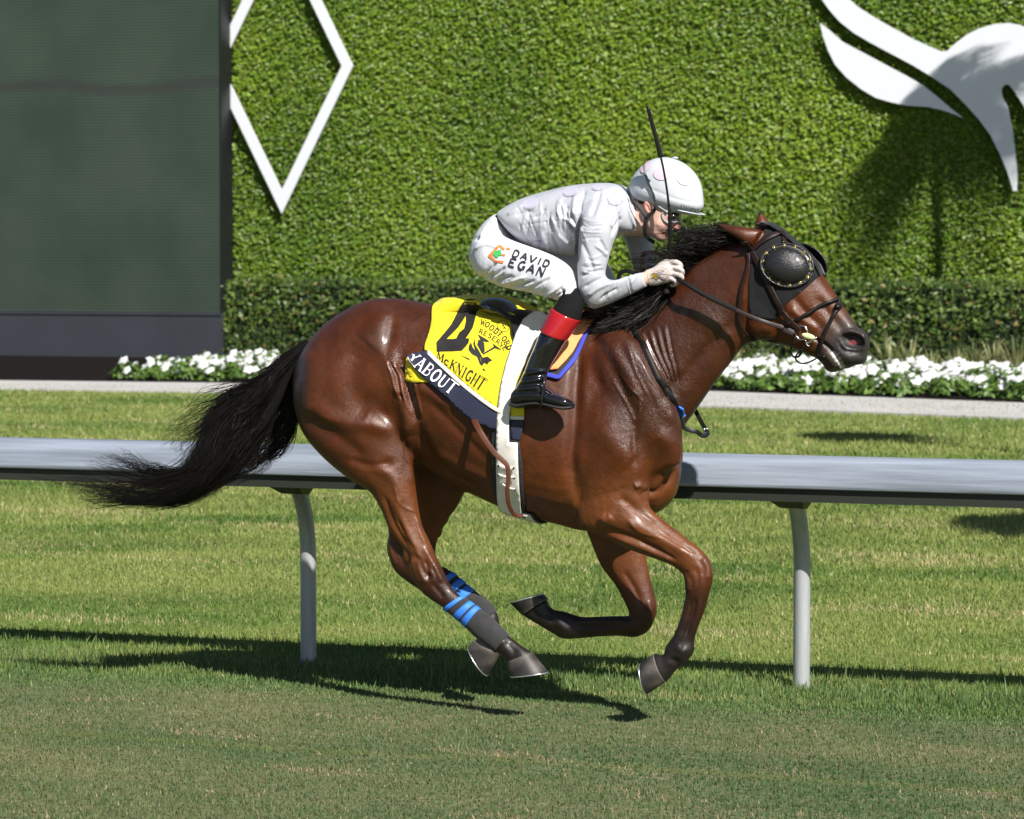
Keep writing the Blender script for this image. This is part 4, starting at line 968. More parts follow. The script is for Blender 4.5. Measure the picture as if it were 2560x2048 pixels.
# ---- saddle towel ------------------------------------------------
M_yellow = mat('yellow_cloth', (.72, .60, .010), .7, sheen=.1)
M_navy = mat('navy_band', (.018, .022, .050), .65)
M_piping = mat('cream_piping', (.72, .66, .58), .7)
M_print = mat('black_print', (.012, .011, .010), .65)
M_wprint = mat('white_print', (.86, .86, .88), .6)
def rip(u, v):
    return .004*math.sin(u*.045+v*.035)+.0035*abs(math.sin(u*.055-v*.05+.8))+.003*abs(math.sin(u*.02+v*.075))*(v > 850)-.003
tz = P(1180, 860, .28)
towel = thing('saddle_towel', 'bright yellow numbered saddle towel with a navy lower band under the saddle', 'saddle cloth', (tz.x, YH, tz.z))
near_poly = [(1081, 772), (1092, 758), (1107, 752), (1135, 748), (1167, 747), (1200, 750), (1240, 765), (1290, 790), (1330, 800), (1345, 840), (1322, 900), (1296, 960), (1282, 1000), (1262, 1030), (1249, 1024), (1212, 1000),
             (1180, 975), (1150, 948), (1118, 922), (1090, 895), (1073, 880), (1063, 878), (1066, 863), (1075, 837), (1081, 805), (1080, 786)]
solid(mk('near_panel', *drape(near_poly, HB, .012, 8, .02, rip, 12), M_yellow, towel), .003)
# the top of the towel lies clear of the spine; one sheet runs over it and down the far side
tp_rows = []
for (u, v) in ((1084, 765), (1107, 749), (1140, 743), (1180, 740), (1225, 737), (1257, 742), (1311, 765), (1343, 796)):
    a, _ = cast(u, max(v+26, 786), HB, .0125); tp_rows += [tuple(a)]
    low = min(1, max(0, (u-1195)/40)); low = low if u < 1330 else .35
    for (dv, la) in ((14+20*low, .10), (3+32*low, .05), (30*low, .0), (-1+14*low, -.05)): tp_rows.append(tuple(P(u, v+dv, la)))
    tp_rows.append(tuple(P(u, v-1, -.10)))
    b = P(u, v, 0)
    for (la, dz) in ((-.16, -.02), (-.25, -.12), (-.29, -.3), (-.30, -.5)): tp_rows.append((b.x, YH-la, b.z+dz))
def grid_faces(n, m): return [(i*m+j, (i+1)*m+j, (i+1)*m+j+1, i*m+j+1) for i in range(n-1) for j in range(m-1)]
def refine(rows, n, m, k):
    R = np.array(rows).reshape(n, m, 3); R = np.stack([catmull(R[i], k) for i in range(n)]); R = np.stack([catmull(R[:, j], k) for j in range(R.shape[1])], 1)
    return R.reshape(-1, 3), R.shape[0], R.shape[1]
tr_, tn_, tm_ = refine(tp_rows, 8, 10, 4)
solid(mk('top_panel', tr_, grid_faces(tn_, tm_), M_yellow, towel), .003)
nb = bvh_of(*join([drape(near_poly, HB, .012, 8, .02, rip, 12), (tr_, grid_faces(tn_, tm_))]))
# folded corner hanging behind the band
solid(mk('turned_corner', *drape([(1019, 895), (1030, 899), (1052, 915), (1078, 940), (1082, 957), (1043, 957), (1011, 953)], HB, .006, 8), M_yellow, towel), .003)
def band_rip(u, v): return .002*math.sin(u*.07)+.002*math.sin(v*.05+u*.03)
bp_ = [(1021, 893), (1040, 886), (1068, 882), (1080, 890), (1104, 914), (1140, 948), (1180, 981), (1212, 1006), (1240, 1025), (1262, 1036), (1262, 1080), (1225, 1068), (1182, 1048), (1150, 1023), (1118, 996), (1086, 968), (1055, 940), (1032, 912)]
solid(mk('lower_band', *drape(bp_, HB, .019, 6, .1, band_rip, 30), M_navy, towel), .003)
bandB = bvh_of(*drape(bp_, HB, .0205, 6, .1, band_rip, 30))
pp_ = [(1074, 884), (1100, 909), (1138, 943), (1178, 976), (1212, 1002), (1240, 1021), (1258, 1030)]
mk('piping', *strap(pp_, .015, HB, .0225, .003), M_piping, towel)
solid(mk('front_corner', *drape([(1278, 1008), (1312, 1020), (1312, 1040), (1278, 1040)], HB, .010, 7), M_yellow, towel), .003)
solid(mk('front_corner_band', *drape([(1277, 1049), (1311, 1049), (1308, 1075), (1301, 1101), (1279, 1097)], HB, .010, 7), M_navy, towel), .003)
mk('front_corner_piping', *strap([(1277, 1044), (1295, 1045), (1312, 1045)], .014, HB, .011, .003), M_piping, towel)
# ---- lettering: strokes mapped through four corner pixels and laid on a surface
def bil(c, s, t):
    (a, b, d, e) = c      # top-left, top-right, bottom-right, bottom-left
    return ((a[0]*(1-s)+b[0]*s)*(1-t)+(e[0]*(1-s)+d[0]*s)*t, (a[1]*(1-s)+b[1]*s)*(1-t)+(e[1]*(1-s)+d[1]*s)*t)
def arc(cx, cy, rx, ry, a0, a1, n=10): return [(cx+rx*math.cos(math.radians(a0+(a1-a0)*i/n)), cy+ry*math.sin(math.radians(a0+(a1-a0)*i/n))) for i in range(n+1)]
GL = {  # y grows downward, unit box; 'T' thick, 't' thin strokes
    'A': [('t', [(.08, 1), (.48, 0)]), ('T', [(.48, 0), (.92, 1)]), ('t', [(.24, .64), (.74, .64)])],
    'B': [('T', [(.2, 0), (.2, 1)]), ('t', [(.2, 0), (.5, 0)]+arc(.52, .24, .28, .24, -90, 90)+[(.2, .48)]), ('t', [(.5, .48)]+arc(.54, .74, .32, .26, -90, 90)+[(.2, 1)])],
    'O': [('T', arc(.5, .5, .4, .5, 90, 270)), ('T', arc(.5, .5, .4, .5, -90, 90))],
    'U': [('T', [(.17, 0), (.17, .65)]+arc(.5, .68, .33, .32, 180, 90)), ('t', arc(.5, .68, .33, .32, 90, 0)+[(.83, 0)])],
    'T': [('t', [(.06, .0), (.94, .0)]), ('T', [(.5, 0), (.5, 1)])],
    'Y': [('T', [(.06, 0), (.5, .5)]), ('t', [(.94, 0), (.5, .5)]), ('T', [(.5, .5), (.5, 1)])],
    'M': [('t', [(.1, 1), (.14, 0)]), ('T', [(.14, 0), (.5, .9)]), ('t', [(.5, .9), (.86, 0)]), ('T', [(.86, 0), (.9, 1)])],
    'c': [('T', arc(.5, .7, .36, .3, -40, -320))],
    'K': [('T', [(.2, 0), (.2, 1)]), ('t', [(.85, 0), (.22, .58)]), ('T', [(.4, .42), (.92, 1)])],
    'N': [('t', [(.14, 1), (.14, 0)]), ('T', [(.14, 0), (.86, 1)]), ('t', [(.86, 1), (.86, 0)])],
    'I': [('T', [(.5, 0), (.5, 1)])],
    'G': [('T', arc(.52, .5, .4, .5, -50, -180)+arc(.52, .5, .4, .5, -180, -300)), ('T', [(.84, .95), (.84, .58)]), ('t', [(.6, .58), (.98, .58)])],
    'H': [('T', [(.15, 0), (.15, 1)]), ('T', [(.85, 0), (.85, 1)]), ('t', [(.15, .5), (.85, .5)])],
    'W': [('T', [(.02, 0), (.27, 1)]), ('t', [(.27, 1), (.5, .1)]), ('T', [(.5, .1), (.74, 1)]), ('t', [(.74, 1), (.98, 0)])],
    'D': [('T', [(.16, 0), (.16, 1)]), ('t', [(.16, 0), (.42, 0)]), ('T', arc(.42, .5, .44, .5, -90, 90)), ('t', [(.42, 1), (.16, 1)])],
    'F': [('T', [(.2, 0), (.2, 1)]), ('t', [(.2, 0), (.86, 0), (.86, .16)]), ('t', [(.2, .48), (.66, .48)])],
    'R': [('T', [(.18, 0), (.18, 1)]), ('t', [(.18, 0), (.5, 0)]+arc(.52, .25, .3, .25, -90, 90)+[(.18, .5)]), ('T', [(.5, .5), (.95, 1)])],
    'E': [('T', [(.18, 0), (.18, 1)]), ('t', [(.18, 0), (.86, 0)]), ('t', [(.18, .48), (.7, .48)]), ('t', [(.18, 1), (.9, 1)])],
    'S': [('T', arc(.5, .26, .32, .26, -25, -200, 9)+arc(.5, .74, .34, .26, -90+0, 150, 10))],
    'V': [('T', [(.05, 0), (.5, 1)]), ('t', [(.5, 1), (.95, 0)])],
    'J': [('T', [(.7, 0), (.7, .7)]+arc(.42, .72, .28, .28, 0, 160))], 'o': [('T', arc(.5, .68, .38, .32, 0, 360, 14))], 'k': [('T', [(.2, 0), (.2, 1)]), ('T', [(.8, .4), (.25, .72)]), ('T', [(.4, .64), (.85, 1)])],
    'e': [('T', [(.15, .66), (.85, .66)]+arc(.5, .68, .36, .32, 0, -310, 12))], 'y': [('T', [(.15, .38), (.5, 1)]), ('T', [(.88, .38), (.3, 1.3)])], 's': [('T', [(.8, .45), (.4, .38), (.25, .55), (.72, .78), (.6, .98), (.2, .92)])], "'": [('T', [(.5, 0), (.4, .25)])]}
def stroke_poly(pts, w, aspect):
    p = np.array(pts, float)*np.array((aspect, 1.0))
    # densify
    q = [p[0]]
    for i in range(len(p)-1):
        m = max(1, int(np.hypot(*(p[i+1]-p[i]))/.2))
        for j in range(1, m+1): q.append(p[i]+(p[i+1]-p[i])*j/m)
    q = np.array(q); T = np.gradient(q, axis=0); T /= np.hypot(T[:, 0], T[:, 1])[:, None]+1e-9
    S = np.stack([-T[:, 1], T[:, 0]], 1)*w/2
    return (q-S)/np.array((aspect, 1.0)), (q+S)/np.array((aspect, 1.0))
def lettering(name, words, corners, bvh, m, parent, thick=.16, thin=.07, serif=True, off=.0025, adv=None, aspect=.75, gap=.16, slant=0.0):
    co = []; fs = []; n = len(words); x = 0; wd = []
    for ch in words: wd.append((1.25 if ch in 'WM' else .55 if ch in "I'" else 1.0)); 
    tot = sum(wd)+gap*(n-1); lay = [0]
    def strip(L, R, z):
        k0 = len(co)
        for a, b in zip(L, R):
            for s, t in (a, b):
                u, v = bil(corners, s, t); co.append(tuple(cast(u, v, bvh, off+z, .1)[0]))
        for i in range(len(L)-1): fs.append((k0+2*i, k0+2*i+1, k0+2*i+3, k0+2*i+2))
    z = 0
    for ch, w0 in zip(words, wd):
        if ch == ' ': x += w0; continue
        s0 = x/tot; sw = w0/tot; asp = aspect*w0
        for kind, pts in GL[ch]:
            w = thick if kind == 'T' else thin
            L, R = stroke_poly(pts, w, asp)
            f = lambda A: [(s0+sw*(a[0]+slant*(.5-a[1])), a[1]) for a in A]
            strip(f(L), f(R), z); z += .00012
            if serif and len(pts) == 2 and ch not in "'" :
                for e in pts:
                    if e[1] in (0, 1):
                        L, R = stroke_poly([(e[0]-.17/max(.5, w0), e[1]), (e[0]+.17/max(.5, w0), e[1])], thin*1.1, asp); strip(f(L), f(R), z); z += .00012
        x += w0+gap
    o = mk(name, co, fs, m, parent, smooth=False); return o
def z4(L): return [(1000+.2145*a, 730+.2145*b) for a, b in L]
lettering('white_lettering', 'YABOUT', z4([(165, 690), (690, 1085), (600, 1200), (70, 800)]), bandB, M_wprint, towel, .17, .09)
lettering('black_lettering', 'McKNIGHT', z4([(440, 690), (1030, 1030), (950, 1150), (430, 770)]), nb, M_print, towel, .13, .055, aspect=.55)
# sponsor lines follow an arc: letter by letter
def arc_text(word, pts, h, m, name, thick=.21, thin=.12):
    pts = catmull(np.array(pts, float), 8); d = np.r_[0, np.cumsum(np.hypot(*np.diff(pts, axis=0).T))]; n = len(word)
    par = thing if False else None
    co = []; fs = []
    for i, ch in enumerate(word):
        s0 = d[-1]*(i+.10)/n; s1 = d[-1]*(i+.86)/n
        a = np.array([np.interp(s0, d, pts[:, 0]), np.interp(s0, d, pts[:, 1])]); b = np.array([np.interp(s1, d, pts[:, 0]), np.interp(s1, d, pts[:, 1])])
        t = (b-a)/np.hypot(*(b-a)); nrm = np.array((-t[1], t[0]))*h
        o = lettering('tmp_letter', ch, [tuple(a), tuple(b), tuple(b+nrm), tuple(a+nrm)], nb, m, None, thick, thin, True)
        c = np.empty(len(o.data.vertices)*3, np.float32); o.data.vertices.foreach_get('co', c); k0 = len(co)
        co += [tuple(x) for x in c.reshape(-1, 3)]; fs += [tuple(k0+v for v in p.vertices) for p in o.data.polygons]
        bpy.data.objects.remove(o)
    mk(name, co, fs, m, towel, smooth=False)
arc_text('WOODFORD', z4([(945, 325), (1010, 345), (1090, 400), (1180, 470), (1250, 540), (1290, 610), (1310, 680)]), 13, M_print, 'sponsor_lettering')
arc_text('RESERVE', z4([(930, 430), (1010, 465), (1090, 510), (1170, 570), (1230, 620), (1265, 670)]), 11, M_print, 'sponsor_lettering')
def decal(name, px, m, parent, bvh, off=.0025, step=6): return mk(name, *drape(px, bvh, off, step), m, parent, smooth=False)
def ringpx(cx, cy, rx, ry, a=0, n=28):
    ca, sa = math.cos(a), math.sin(a)
    return [(cx+rx*math.cos(t)*ca-ry*math.sin(t)*sa, cy+rx*math.cos(t)*sa+ry*math.sin(t)*ca) for t in np.linspace(0, 2*math.pi, n, endpoint=False)]
rp = ringpx(1258, 817, 16, 13, .5)
mk('emblem_ring', *strap(rp+[rp[0], rp[1]], .0026, nb, .003, .0008, 2), M_print, towel)
for q in (z4([(1190, 370), (1200, 390), (1195, 405)]), z4([(1215, 375), (1200, 400), (1225, 420), (1195, 440)]), z4([(1230, 405), (1215, 425), (1240, 440)])):
    mk('emblem_stroke', *strap(q, .0026, nb, .003, .0008, 2), M_print, towel)
# the big number
num = z4([(775, 92), (830, 86), (890, 96), (940, 140), (990, 198), (930, 200), (895, 225), (885, 290), (870, 350), (850, 420), (815, 480), (770, 545), (812, 545), (800, 600), (760, 650), (720, 690), (430, 700), (425, 590), (520, 480), (600, 380), (650, 280), (690, 190), (730, 130)])
hole = z4([(765, 285), (768, 350), (750, 430), (690, 480), (650, 548), (545, 552), (600, 500), (680, 420), (730, 350)])
cut = num[:8]+num[8:9]
k1 = 8
num2 = num[:9]+[hole[2]]+hole[3:]+hole[:3]+num[9:]
def num_parts():
    left = z4([(775, 92), (830, 86), (890, 96), (940, 140), (990, 198), (930, 200), (895, 225), (885, 290), (870, 350), (850, 420), (815, 480), (770, 545), (812, 545), (800, 600), (760, 650), (720, 690)])
    a = left+z4([(600, 697), (655, 548), (690, 480), (750, 430), (768, 350), (766, 285), (730, 345), (680, 418), (600, 500), (545, 552), (652, 552), (596, 697), (430, 700), (425, 590), (520, 480), (600, 380), (650, 280), (690, 190), (730, 130)])
    return a
decal('number', num_parts(), M_print, towel, nb)
decal('number_foot', z4([(636, 549), (672, 549), (622, 696), (574, 696)]), M_print, towel, nb, .0031)
# race emblem
for q in ([(905, 495), (1050, 580), (1010, 590), (955, 580), (935, 560)], [(915, 560), (955, 570), (985, 600), (990, 700), (960, 725), (900, 620)], [(1075, 598), (1190, 680), (1150, 675), (1110, 660), (975, 735), (965, 722), (1095, 640)],
          [(830, 590), (850, 650), (900, 710), (940, 770), (950, 860), (930, 840), (900, 760), (840, 730), (800, 680), (805, 630)], [(872, 545), (880, 620), (930, 700), (965, 770), (1020, 755), (1080, 800), (1040, 820), (1020, 850), (985, 830), (950, 875), (945, 770), (880, 690), (855, 610)],
          [(705, 735), (800, 775), (825, 800), (790, 790)], [(975, 890), (1005, 930), (960, 910)]):
    decal('race_emblem', z4(q), M_print, towel, nb)

# ---- saddle ----------------------------------------------------------
M_sadblue = mat('saddle_navy', (.012, .018, .036), .34, spec=.5, coat=.2)
M_sadblk = mat('saddle_black', (.010, .010, .011), .45)
sp = P(1300, 800, 0)
saddle = thing('race_saddle', 'small dark navy race saddle lying over the yellow towel', 'saddle', (sp.x, YH, sp.z))
seat = loft([(1216, 752, 1222, 772, .085), (1226, 744, 1238, 788, .135), (1245, 744, 1255, 793, .155), (1270, 756, 1275, 796, .155), (1300, 781, 1300, 806, .135), (1340, 796, 1340, 818, .115), (1390, 798, 1390, 825, .105), (1430, 785, 1432, 820, .09), (1455, 775, 1460, 812, .06)], k=4, n=28)
sc_, sF, sN = remesh([seat], .006, 3)
sc_ = sculpt(sc_, sF, [([(1228, 752), (1260, 768), (1300, 795), (1340, 808)], 9, -.004), ([(1222, 765), (1245, 784), (1275, 792)], 4, -.004)])
mk('seat', sc_, sF, M_sadblue, saddle)
solid(mk('flap', *drape([(1262, 792), (1300, 786), (1345, 800), (1362, 840), (1350, 880), (1318, 890), (1287, 863), (1281, 839), (1279, 809)], HB, .022, 8), M_sadblk, saddle), .004)
fl_ = drape([(1262, 792), (1300, 786), (1345, 800), (1362, 840), (1350, 880), (1318, 890), (1287, 863), (1281, 839), (1279, 809)], HB, .022, 8)
solid(mk('flap', *mirror(fl_), M_sadblk, saddle), .004)
# foam pad and mesh pad in front of the rider's knee
M_orange = mat('orange_foam', (.80, .34, .13), .85, noise=.08, nscale=60)
M_mesh = mat('dark_mesh_pad', (.02, .02, .018), .8, noise=.6, nscale=160)
M_blue = mat('blue_binding', (.035, .045, .42), .75)
pad = thing('saddle_pad', 'orange foam saddle pad in front of the rider knee', 'saddle pad', (P(1440, 840, .2).x, YH, P(1440, 840, .2).z))
op_ = [(1550, 768), (1530, 792), (1510, 796), (1489, 808), (1462, 839), (1437, 877), (1417, 905), (1396, 927), (1373, 930), (1368, 905), (1390, 870), (1424, 820), (1455, 775), (1500, 765)]
solid(mk('foam', *drape(op_, HB, .020, 8), M_orange, pad), .012)
solid(mk('foam', *mirror(drape(op_, HB, .020, 8)), M_orange, pad), .012)
mpd = thing('mesh_pad', 'dark mesh underpad with bright blue binding below the orange foam', 'saddle pad', (P(1430, 880, .2).x, YH, P(1430, 880, .2).z))
mp_ = [(1506, 792), (1486, 808), (1463, 840), (1456, 860), (1441, 891), (1413, 927), (1398, 946), (1370, 944), (1360, 915), (1400, 840), (1450, 790)]
solid(mk('mesh', *drape(mp_, HB, .008, 8), M_mesh, mpd), .006); solid(mk('mesh', *mirror(drape(mp_, HB, .008, 8)), M_mesh, mpd), .006)
mk('binding', *strap([(1474, 822), (1462, 846), (1450, 874), (1429, 906), (1406, 936), (1396, 945), (1382, 942), (1362, 938)], .017, HB, .014, .005, 6), M_blue, mpd)

# ---- girths --------------------------------------------------------------
M_cream = mat('white_web', (.80, .77, .72), .65, bump=.0006, bscale=300, noise=.06, nscale=30)
M_elast = mat('black_elastic', (.022, .023, .026), .7)
M_tan = mat('tan_leather', (.09, .027, .012), .5, noise=.2, nscale=40)
gp = P(1275, 1100, .29)
og = thing('overgirth', 'broad white webbing overgirth strapped over the saddle and round the belly', 'girth', (gp.x, YH, gp.z))
og_p = [(1372, 806), (1352, 797), (1335, 799), (1311, 816), (1294, 846), (1281, 884), (1268, 923), (1257, 966), (1251, 1002), (1247, 1041), (1245, 1100), (1246, 1160), (1247, 1200), (1249, 1245), (1256, 1268), (1262, 1274), (1308, 1284), (1306, 1262), (1303, 1220), (1300, 1165), (1298, 1105), (1277, 1104), (1276, 1070), (1277, 1036), (1283, 1000), (1298, 950), (1322, 905), (1345, 862), (1368, 825)]
solid(mk('webbing', *drape(og_p, HB, .034, 8, .1, lambda u, v: -.014*min(1, max(0, (v-900)/120)), 20), M_cream, og), .004)
bt = catmull(np.array([(1262, 1272), (1290, 1284)], float), 1)
# under the belly and up the far side
def wrap(u1, u2, off, m, name, parent, v0=1255):
    a, _ = cast(u1, v0, HB, off); b, _ = cast(u2, v0, HB, off); co = []; n = 14
    for i in range(n+1):
        ang = math.pi*(.30+.70*i/n)
        for q in (a, b):
            pz = None
            d = Vector((0, -math.cos(ang), -math.sin(ang)))
            cpt = Vector((q.x, YH, q.z+.25)); h = HB.find_nearest(cpt+d*.33+Vector((0, 0, -.12)))
            co.append(tuple(h[0]+h[1]*off))
    fs = [(2*i, 2*i+1, 2*i+3, 2*i+2) for i in range(n)]
    solid(mk(name, co, fs, m, parent), .004)
wrap(1254, 1307, .014, M_cream, 'belly_band', og)
for (u1, v1, u2, v2) in ((1253, 1158, 1291, 1166), (1252, 1180, 1292, 1187), (1262, 1202, 1294, 1216)):
    mk('lace', *strap([(u1, v1), ((u1+u2)/2, (v1+v2)/2+3), (u2, v2)], .012, HB, .026, .004), M_cream, og)
for (u, v) in ((1254, 1158), (1291, 1164), (1254, 1181), (1292, 1188), (1294, 1215)):
    mk('eyelet', *ball(cast(u, v, HB, .0285)[0], (.0045, .002, .0045), 6), M_print, og)
gi = thing('girth', 'black elastic girth showing at both edges of the white overgirth', 'girth', (gp.x, YH, gp.z-.1))
gpoly = [(1231, 1050), (1246, 1048), (1262, 1060), (1300, 1100), (1308, 1160), (1312, 1240), (1316, 1290), (1262, 1277), (1252, 1266), (1240, 1240), (1232, 1200), (1229, 1120)]
solid(mk('elastic', *drape(gpoly, HB, .009, 8, .1, None, 10), M_elast, gi), .005)
wrap(1247, 1315, .007, M_elast, 'belly_elastic', gi)
tie = thing('girth_strap', 'narrow tan leather strap hanging loose beside the white overgirth', 'strap', (P(1210, 1090, .3).x, YH, 1.0))
tp_ = [(1183, 1046, .30), (1196, 1072, .345), (1210, 1096, .355), (1234, 1130, .345), (1255, 1150, .335), (1268, 1165, .335), (1271, 1195, .33), (1268, 1230, .325), (1274, 1268, .30), (1290, 1290, .26), (1306, 1286, .22)]
tw_ = [P(*q) for q in tp_]
mk('leather', *strap(tw_, .024, None, 0, .004, 5, w2=.014), M_tan, tie)

# ---- bandages --------------------------------------------------------------
M_band = mat('grey_bandage', (.032, .032, .034), .85, spec=.2, bump=.0012, bscale=200, noise=.2, nscale=30, sheen=.2)
M_tape = mat('blue_tape', (.030, .19, .72), .6, noise=.1, nscale=40)
def bandage(key, i0, stripes, label, end=.75, start=0.0):
    st = np.array([list(s) for s in LEGS[key][i0:i0+5]], float)
    full = catmull(st, 10)
    n = len(full); a = full[int(n*start):int(n*end)]
    root = thing('leg_bandage', label, 'bandage', tuple(P((a[0][0]+a[0][2])/2, (a[0][1]+a[0][3])/2, a[0][5])), 'hind leg bandages')
    co, fs = loft([tuple(s)+(2.0, 0.0) for s in a], k=1, n=30, grow=.0055)
    mk('wrap', co, fs, M_band, root)
    for s0, s1 in stripes:
        seg = a[int(len(a)*s0):int(len(a)*s1)+2]
        c2, f2 = loft([tuple(s)+(2.0, 0.0) for s in seg], k=1, n=30, grow=.0080)
        mk('tape', c2, f2, M_tape, root)
bandage('near_hind', 13, [(.0, .085), (.19, .275), (.33, .40)], 'grey leg bandage with three blue tapes on the nearer hind leg', .80)
bandage('far_hind', 9, [(.03, .10), (.20, .275), (.34, .41)], 'grey leg bandage with three blue tapes on the farther hind leg', .96, .19)

# ---- breastplate -----------------------------------------------------------
bpl = thing('breastplate', 'thin black leather breastplate with a blue tape across the horse chest', 'breastplate', (P(1650, 950, .2).x, YH, 1.3))
pts = [(1577, 786), (1582, 806), (1592, 839), (1604, 868), (1616, 893), (1640, 945), (1653, 965), (1681, 1006), (1701, 1034), (1725, 1066)]
res = [cast(u, v, HB, .010)[0] for u, v in pts]
res += [P(1742, 1080, .10), P(1757, 1090, .05), P(1768, 1086, -.01), P(1766, 1076, -.06), P(1757, 1062, -.11), P(1735, 1020, -.17)]
mk('chest_strap', *strap(res, .017, None, 0, .005, 5), M_leather, bpl)
mk('strap_keeper', *strap([cast(u, v, HB, .017)[0] for u, v in ((1644, 950), (1655, 968), (1668, 987), (1680, 1005))], .021, None, 0, .005), M_leather, bpl)
mk('tape', *strap([cast(u, v, HB, .0155)[0] for u, v in ((1693, 1023), (1699, 1031), (1705, 1039))], .021, None, 0, .007, 3), M_tape, bpl)
mk('buckle', *tube([P(1761, 1070, -.06), P(1768, 1072, -.06), P(1766, 1084, -.06), P(1759, 1082, -.06), P(1761, 1070, -.06)], .0022, 6, 2), M_metal, bpl)
wk = P(1580, 786, .06)
mk('neck_strap', *strap([(1578, 788), (1574, 782), (1572, 779)], .017, HB, .010, .004), M_leather, bpl)

# ---- blinker hood ----------------------------------------------------------
def r6(L): return [(1700+.2898*a, 500+.2898*b) for a, b in L]
hood_px = r6([(655, 420), (690, 350), (735, 300), (730, 250), (690, 215), (740, 200), (800, 205), (880, 255), (985, 345), (1105, 435), (1205, 535), (1225, 640), (1190, 662), (1100, 742), (1000, 822), (940, 872), (890, 942), (850, 1000), (800, 1035), (700, 1022), (620, 1000), (598, 900), (600, 700), (618, 560)])
hd = P(1950, 690, .1)
hood = thing('blinker_hood', 'black racing hood with domed eye cups over the horse head', 'hood', (hd.x, YH, hd.z))
hs_ = drape(hood_px, HB, .006, 8, .0)
solid(mk('near_cloth', *hs_, M_hood, hood), .003)
solid(mk('far_cloth', *mirror(hs_), M_hood, hood), .003)
seam = [(1903, 560), (1930, 560), (1955, 575), (1985, 600), (2018, 630), (2045, 660), (2056, 685)]
top_ = [P(u, v-1, 0) for u, v in seam]
solid(mk('forehead_cloth', [(p.x, YH+d, p.z+(.006 if abs(d) < .02 else -.006)) for p in top_ for d in (-.045, -.02, 0, .02, .045)], [(i*5+j, (i+1)*5+j, (i+1)*5+j+1, i*5+j+1) for i in range(len(top_)-1) for j in range(4)], M_hood, hood), .003)
cc_, cn_ = cast(1968, 665, HB, .0)
cn_ = Vector((cn_.x*.3+.12, -1, cn_.z*.3+.10)).normalized()
ex = Vector((1, 0, 0)); ex = (ex-cn_*ex.dot(cn_)).normalized(); ey = cn_.cross(ex); ey = ey if ey.z > 0 else -ey
def cup(c, ex, ey, nn, name='eye_cup'):
    mpx = 1/640.; A, B = 54*mpx*1.04, 44*mpx; A2, B2 = 63*mpx*1.04, 53*mpx
    co = []; fs = []; n = 40; tilt = math.radians(-14)
    rings = []
    for k_ in range(9):
        f = k_/8; rr = math.cos(f*math.pi/2); hgt = .046*math.sin(f*math.pi/2)**.8
        rings.append((rr, hgt))
    rings = [(None, .004)]+rings
    for rr, hgt in rings:
        for j in range(n):
            a = 2*math.pi*j/n
            x, y = ((A2*math.cos(a), B2*math.sin(a)) if rr is None else (A*max(rr, .02)*math.cos(a), B*max(rr, .02)*math.sin(a)))
            x, y = x*math.cos(tilt)-y*math.sin(tilt), x*math.sin(tilt)+y*math.cos(tilt)
            co.append(tuple(c+ex*x+ey*y+nn*(hgt+.012)))
    m_ = len(rings)
    for i in range(m_-1):
        for j in range(n): fs.append((i*n+j, i*n+(j+1) % n, (i+1)*n+(j+1) % n, (i+1)*n+j))
    fs.append(tuple((m_-1)*n+j for j in range(n)))
    o = mk(name, co, fs, M_cup, hood)
    rim = [c+ex*(A2*math.cos(a)*math.cos(tilt)-B2*math.sin(a)*math.sin(tilt))+ey*(A2*math.cos(a)*math.sin(tilt)+B2*math.sin(a)*math.cos(tilt))+nn*.014 for a in np.linspace(0, 2*math.pi, 41)]
    mk('rim', *tube(rim, .0045, 8, 1), M_cup, o)
    for j in range(14):
        a = 2*math.pi*(j+.3)/14; x, y = (A+A2)/2*math.cos(a), (B+B2)/2*math.sin(a)
        x, y = x*math.cos(tilt)-y*math.sin(tilt), x*math.sin(tilt)+y*math.cos(tilt)
        q = c+ex*x+ey*y+nn*.0175
        loop = [q+ex*.0042*math.cos(t)+ey*.0042*math.sin(t) for t in np.linspace(0, 2*math.pi, 9)]
        mk('grommet', *tube(loop, .0017, 6, 1), M_brass, o)
    return o
cup(cc_, ex, ey, cn_)
mc = Vector((cc_.x+.012, 2*YH-cc_.y, cc_.z)); cup(mc, Vector((ex.x, -ex.y, ex.z)), Vector((ey.x, -ey.y, ey.z)), Vector((cn_.x, -cn_.y, cn_.z)), 'eye_cup')

# ---- bridle ------------------------------------------------------------------
bh = P(1960, 760, .1)
bridle = thing('bridle', 'dark leather bridle with crossed noseband and bit on the horse head', 'bridle', (bh.x, YH, bh.z))
def S_(name, L, w, off=.012, th=.005, m=M_brownl, conv=True, par=None):
    p = r6(L) if conv else L
    return mk(name, *strap(p, w, HB, off, th, 6), m, par or bridle)
S_('cheekpiece', [(600, 395), (625, 440), (680, 540), (740, 660), (800, 780), (850, 880), (890, 950), (950, 1040), (1010, 1095), (1035, 1120)], .021, .014)
S_('cheek_keeper', [(875, 925), (890, 950), (905, 975)], .026, .019, .006)
S_('cheek_keeper', [(935, 1015), (950, 1040), (962, 1060)], .026, .019, .006)
S_('throatlatch', [(560, 385), (580, 440), (598, 500), (592, 570), (570, 650), (545, 730), (525, 820), (517, 920), (512, 990), (520, 1060), (545, 1110), (590, 1165), (640, 1200)], .013, .010)
S_('crown_strap', [(600, 400), (570, 370), (555, 350)], .03, .012)
S_('browband', [(620, 445), (660, 420), (720, 370), (790, 328), (850, 305), (920, 292)], .019, .016)
def tubepx(name, L, rad, off, m=M_leather, extra=None, par=None):
    pts = [cast(u, v, HB, off)[0] for u, v in r6(L)]
    if extra: pts += extra
    return mk(name, *tube(pts, rad, 10, 4), m, par or bridle)
tubepx('noseband', [(1000, 1035), (1060, 1005), (1130, 960), (1200, 918), (1290, 882), (1360, 870), (1405, 872), (1425, 890)], .0068, .010)
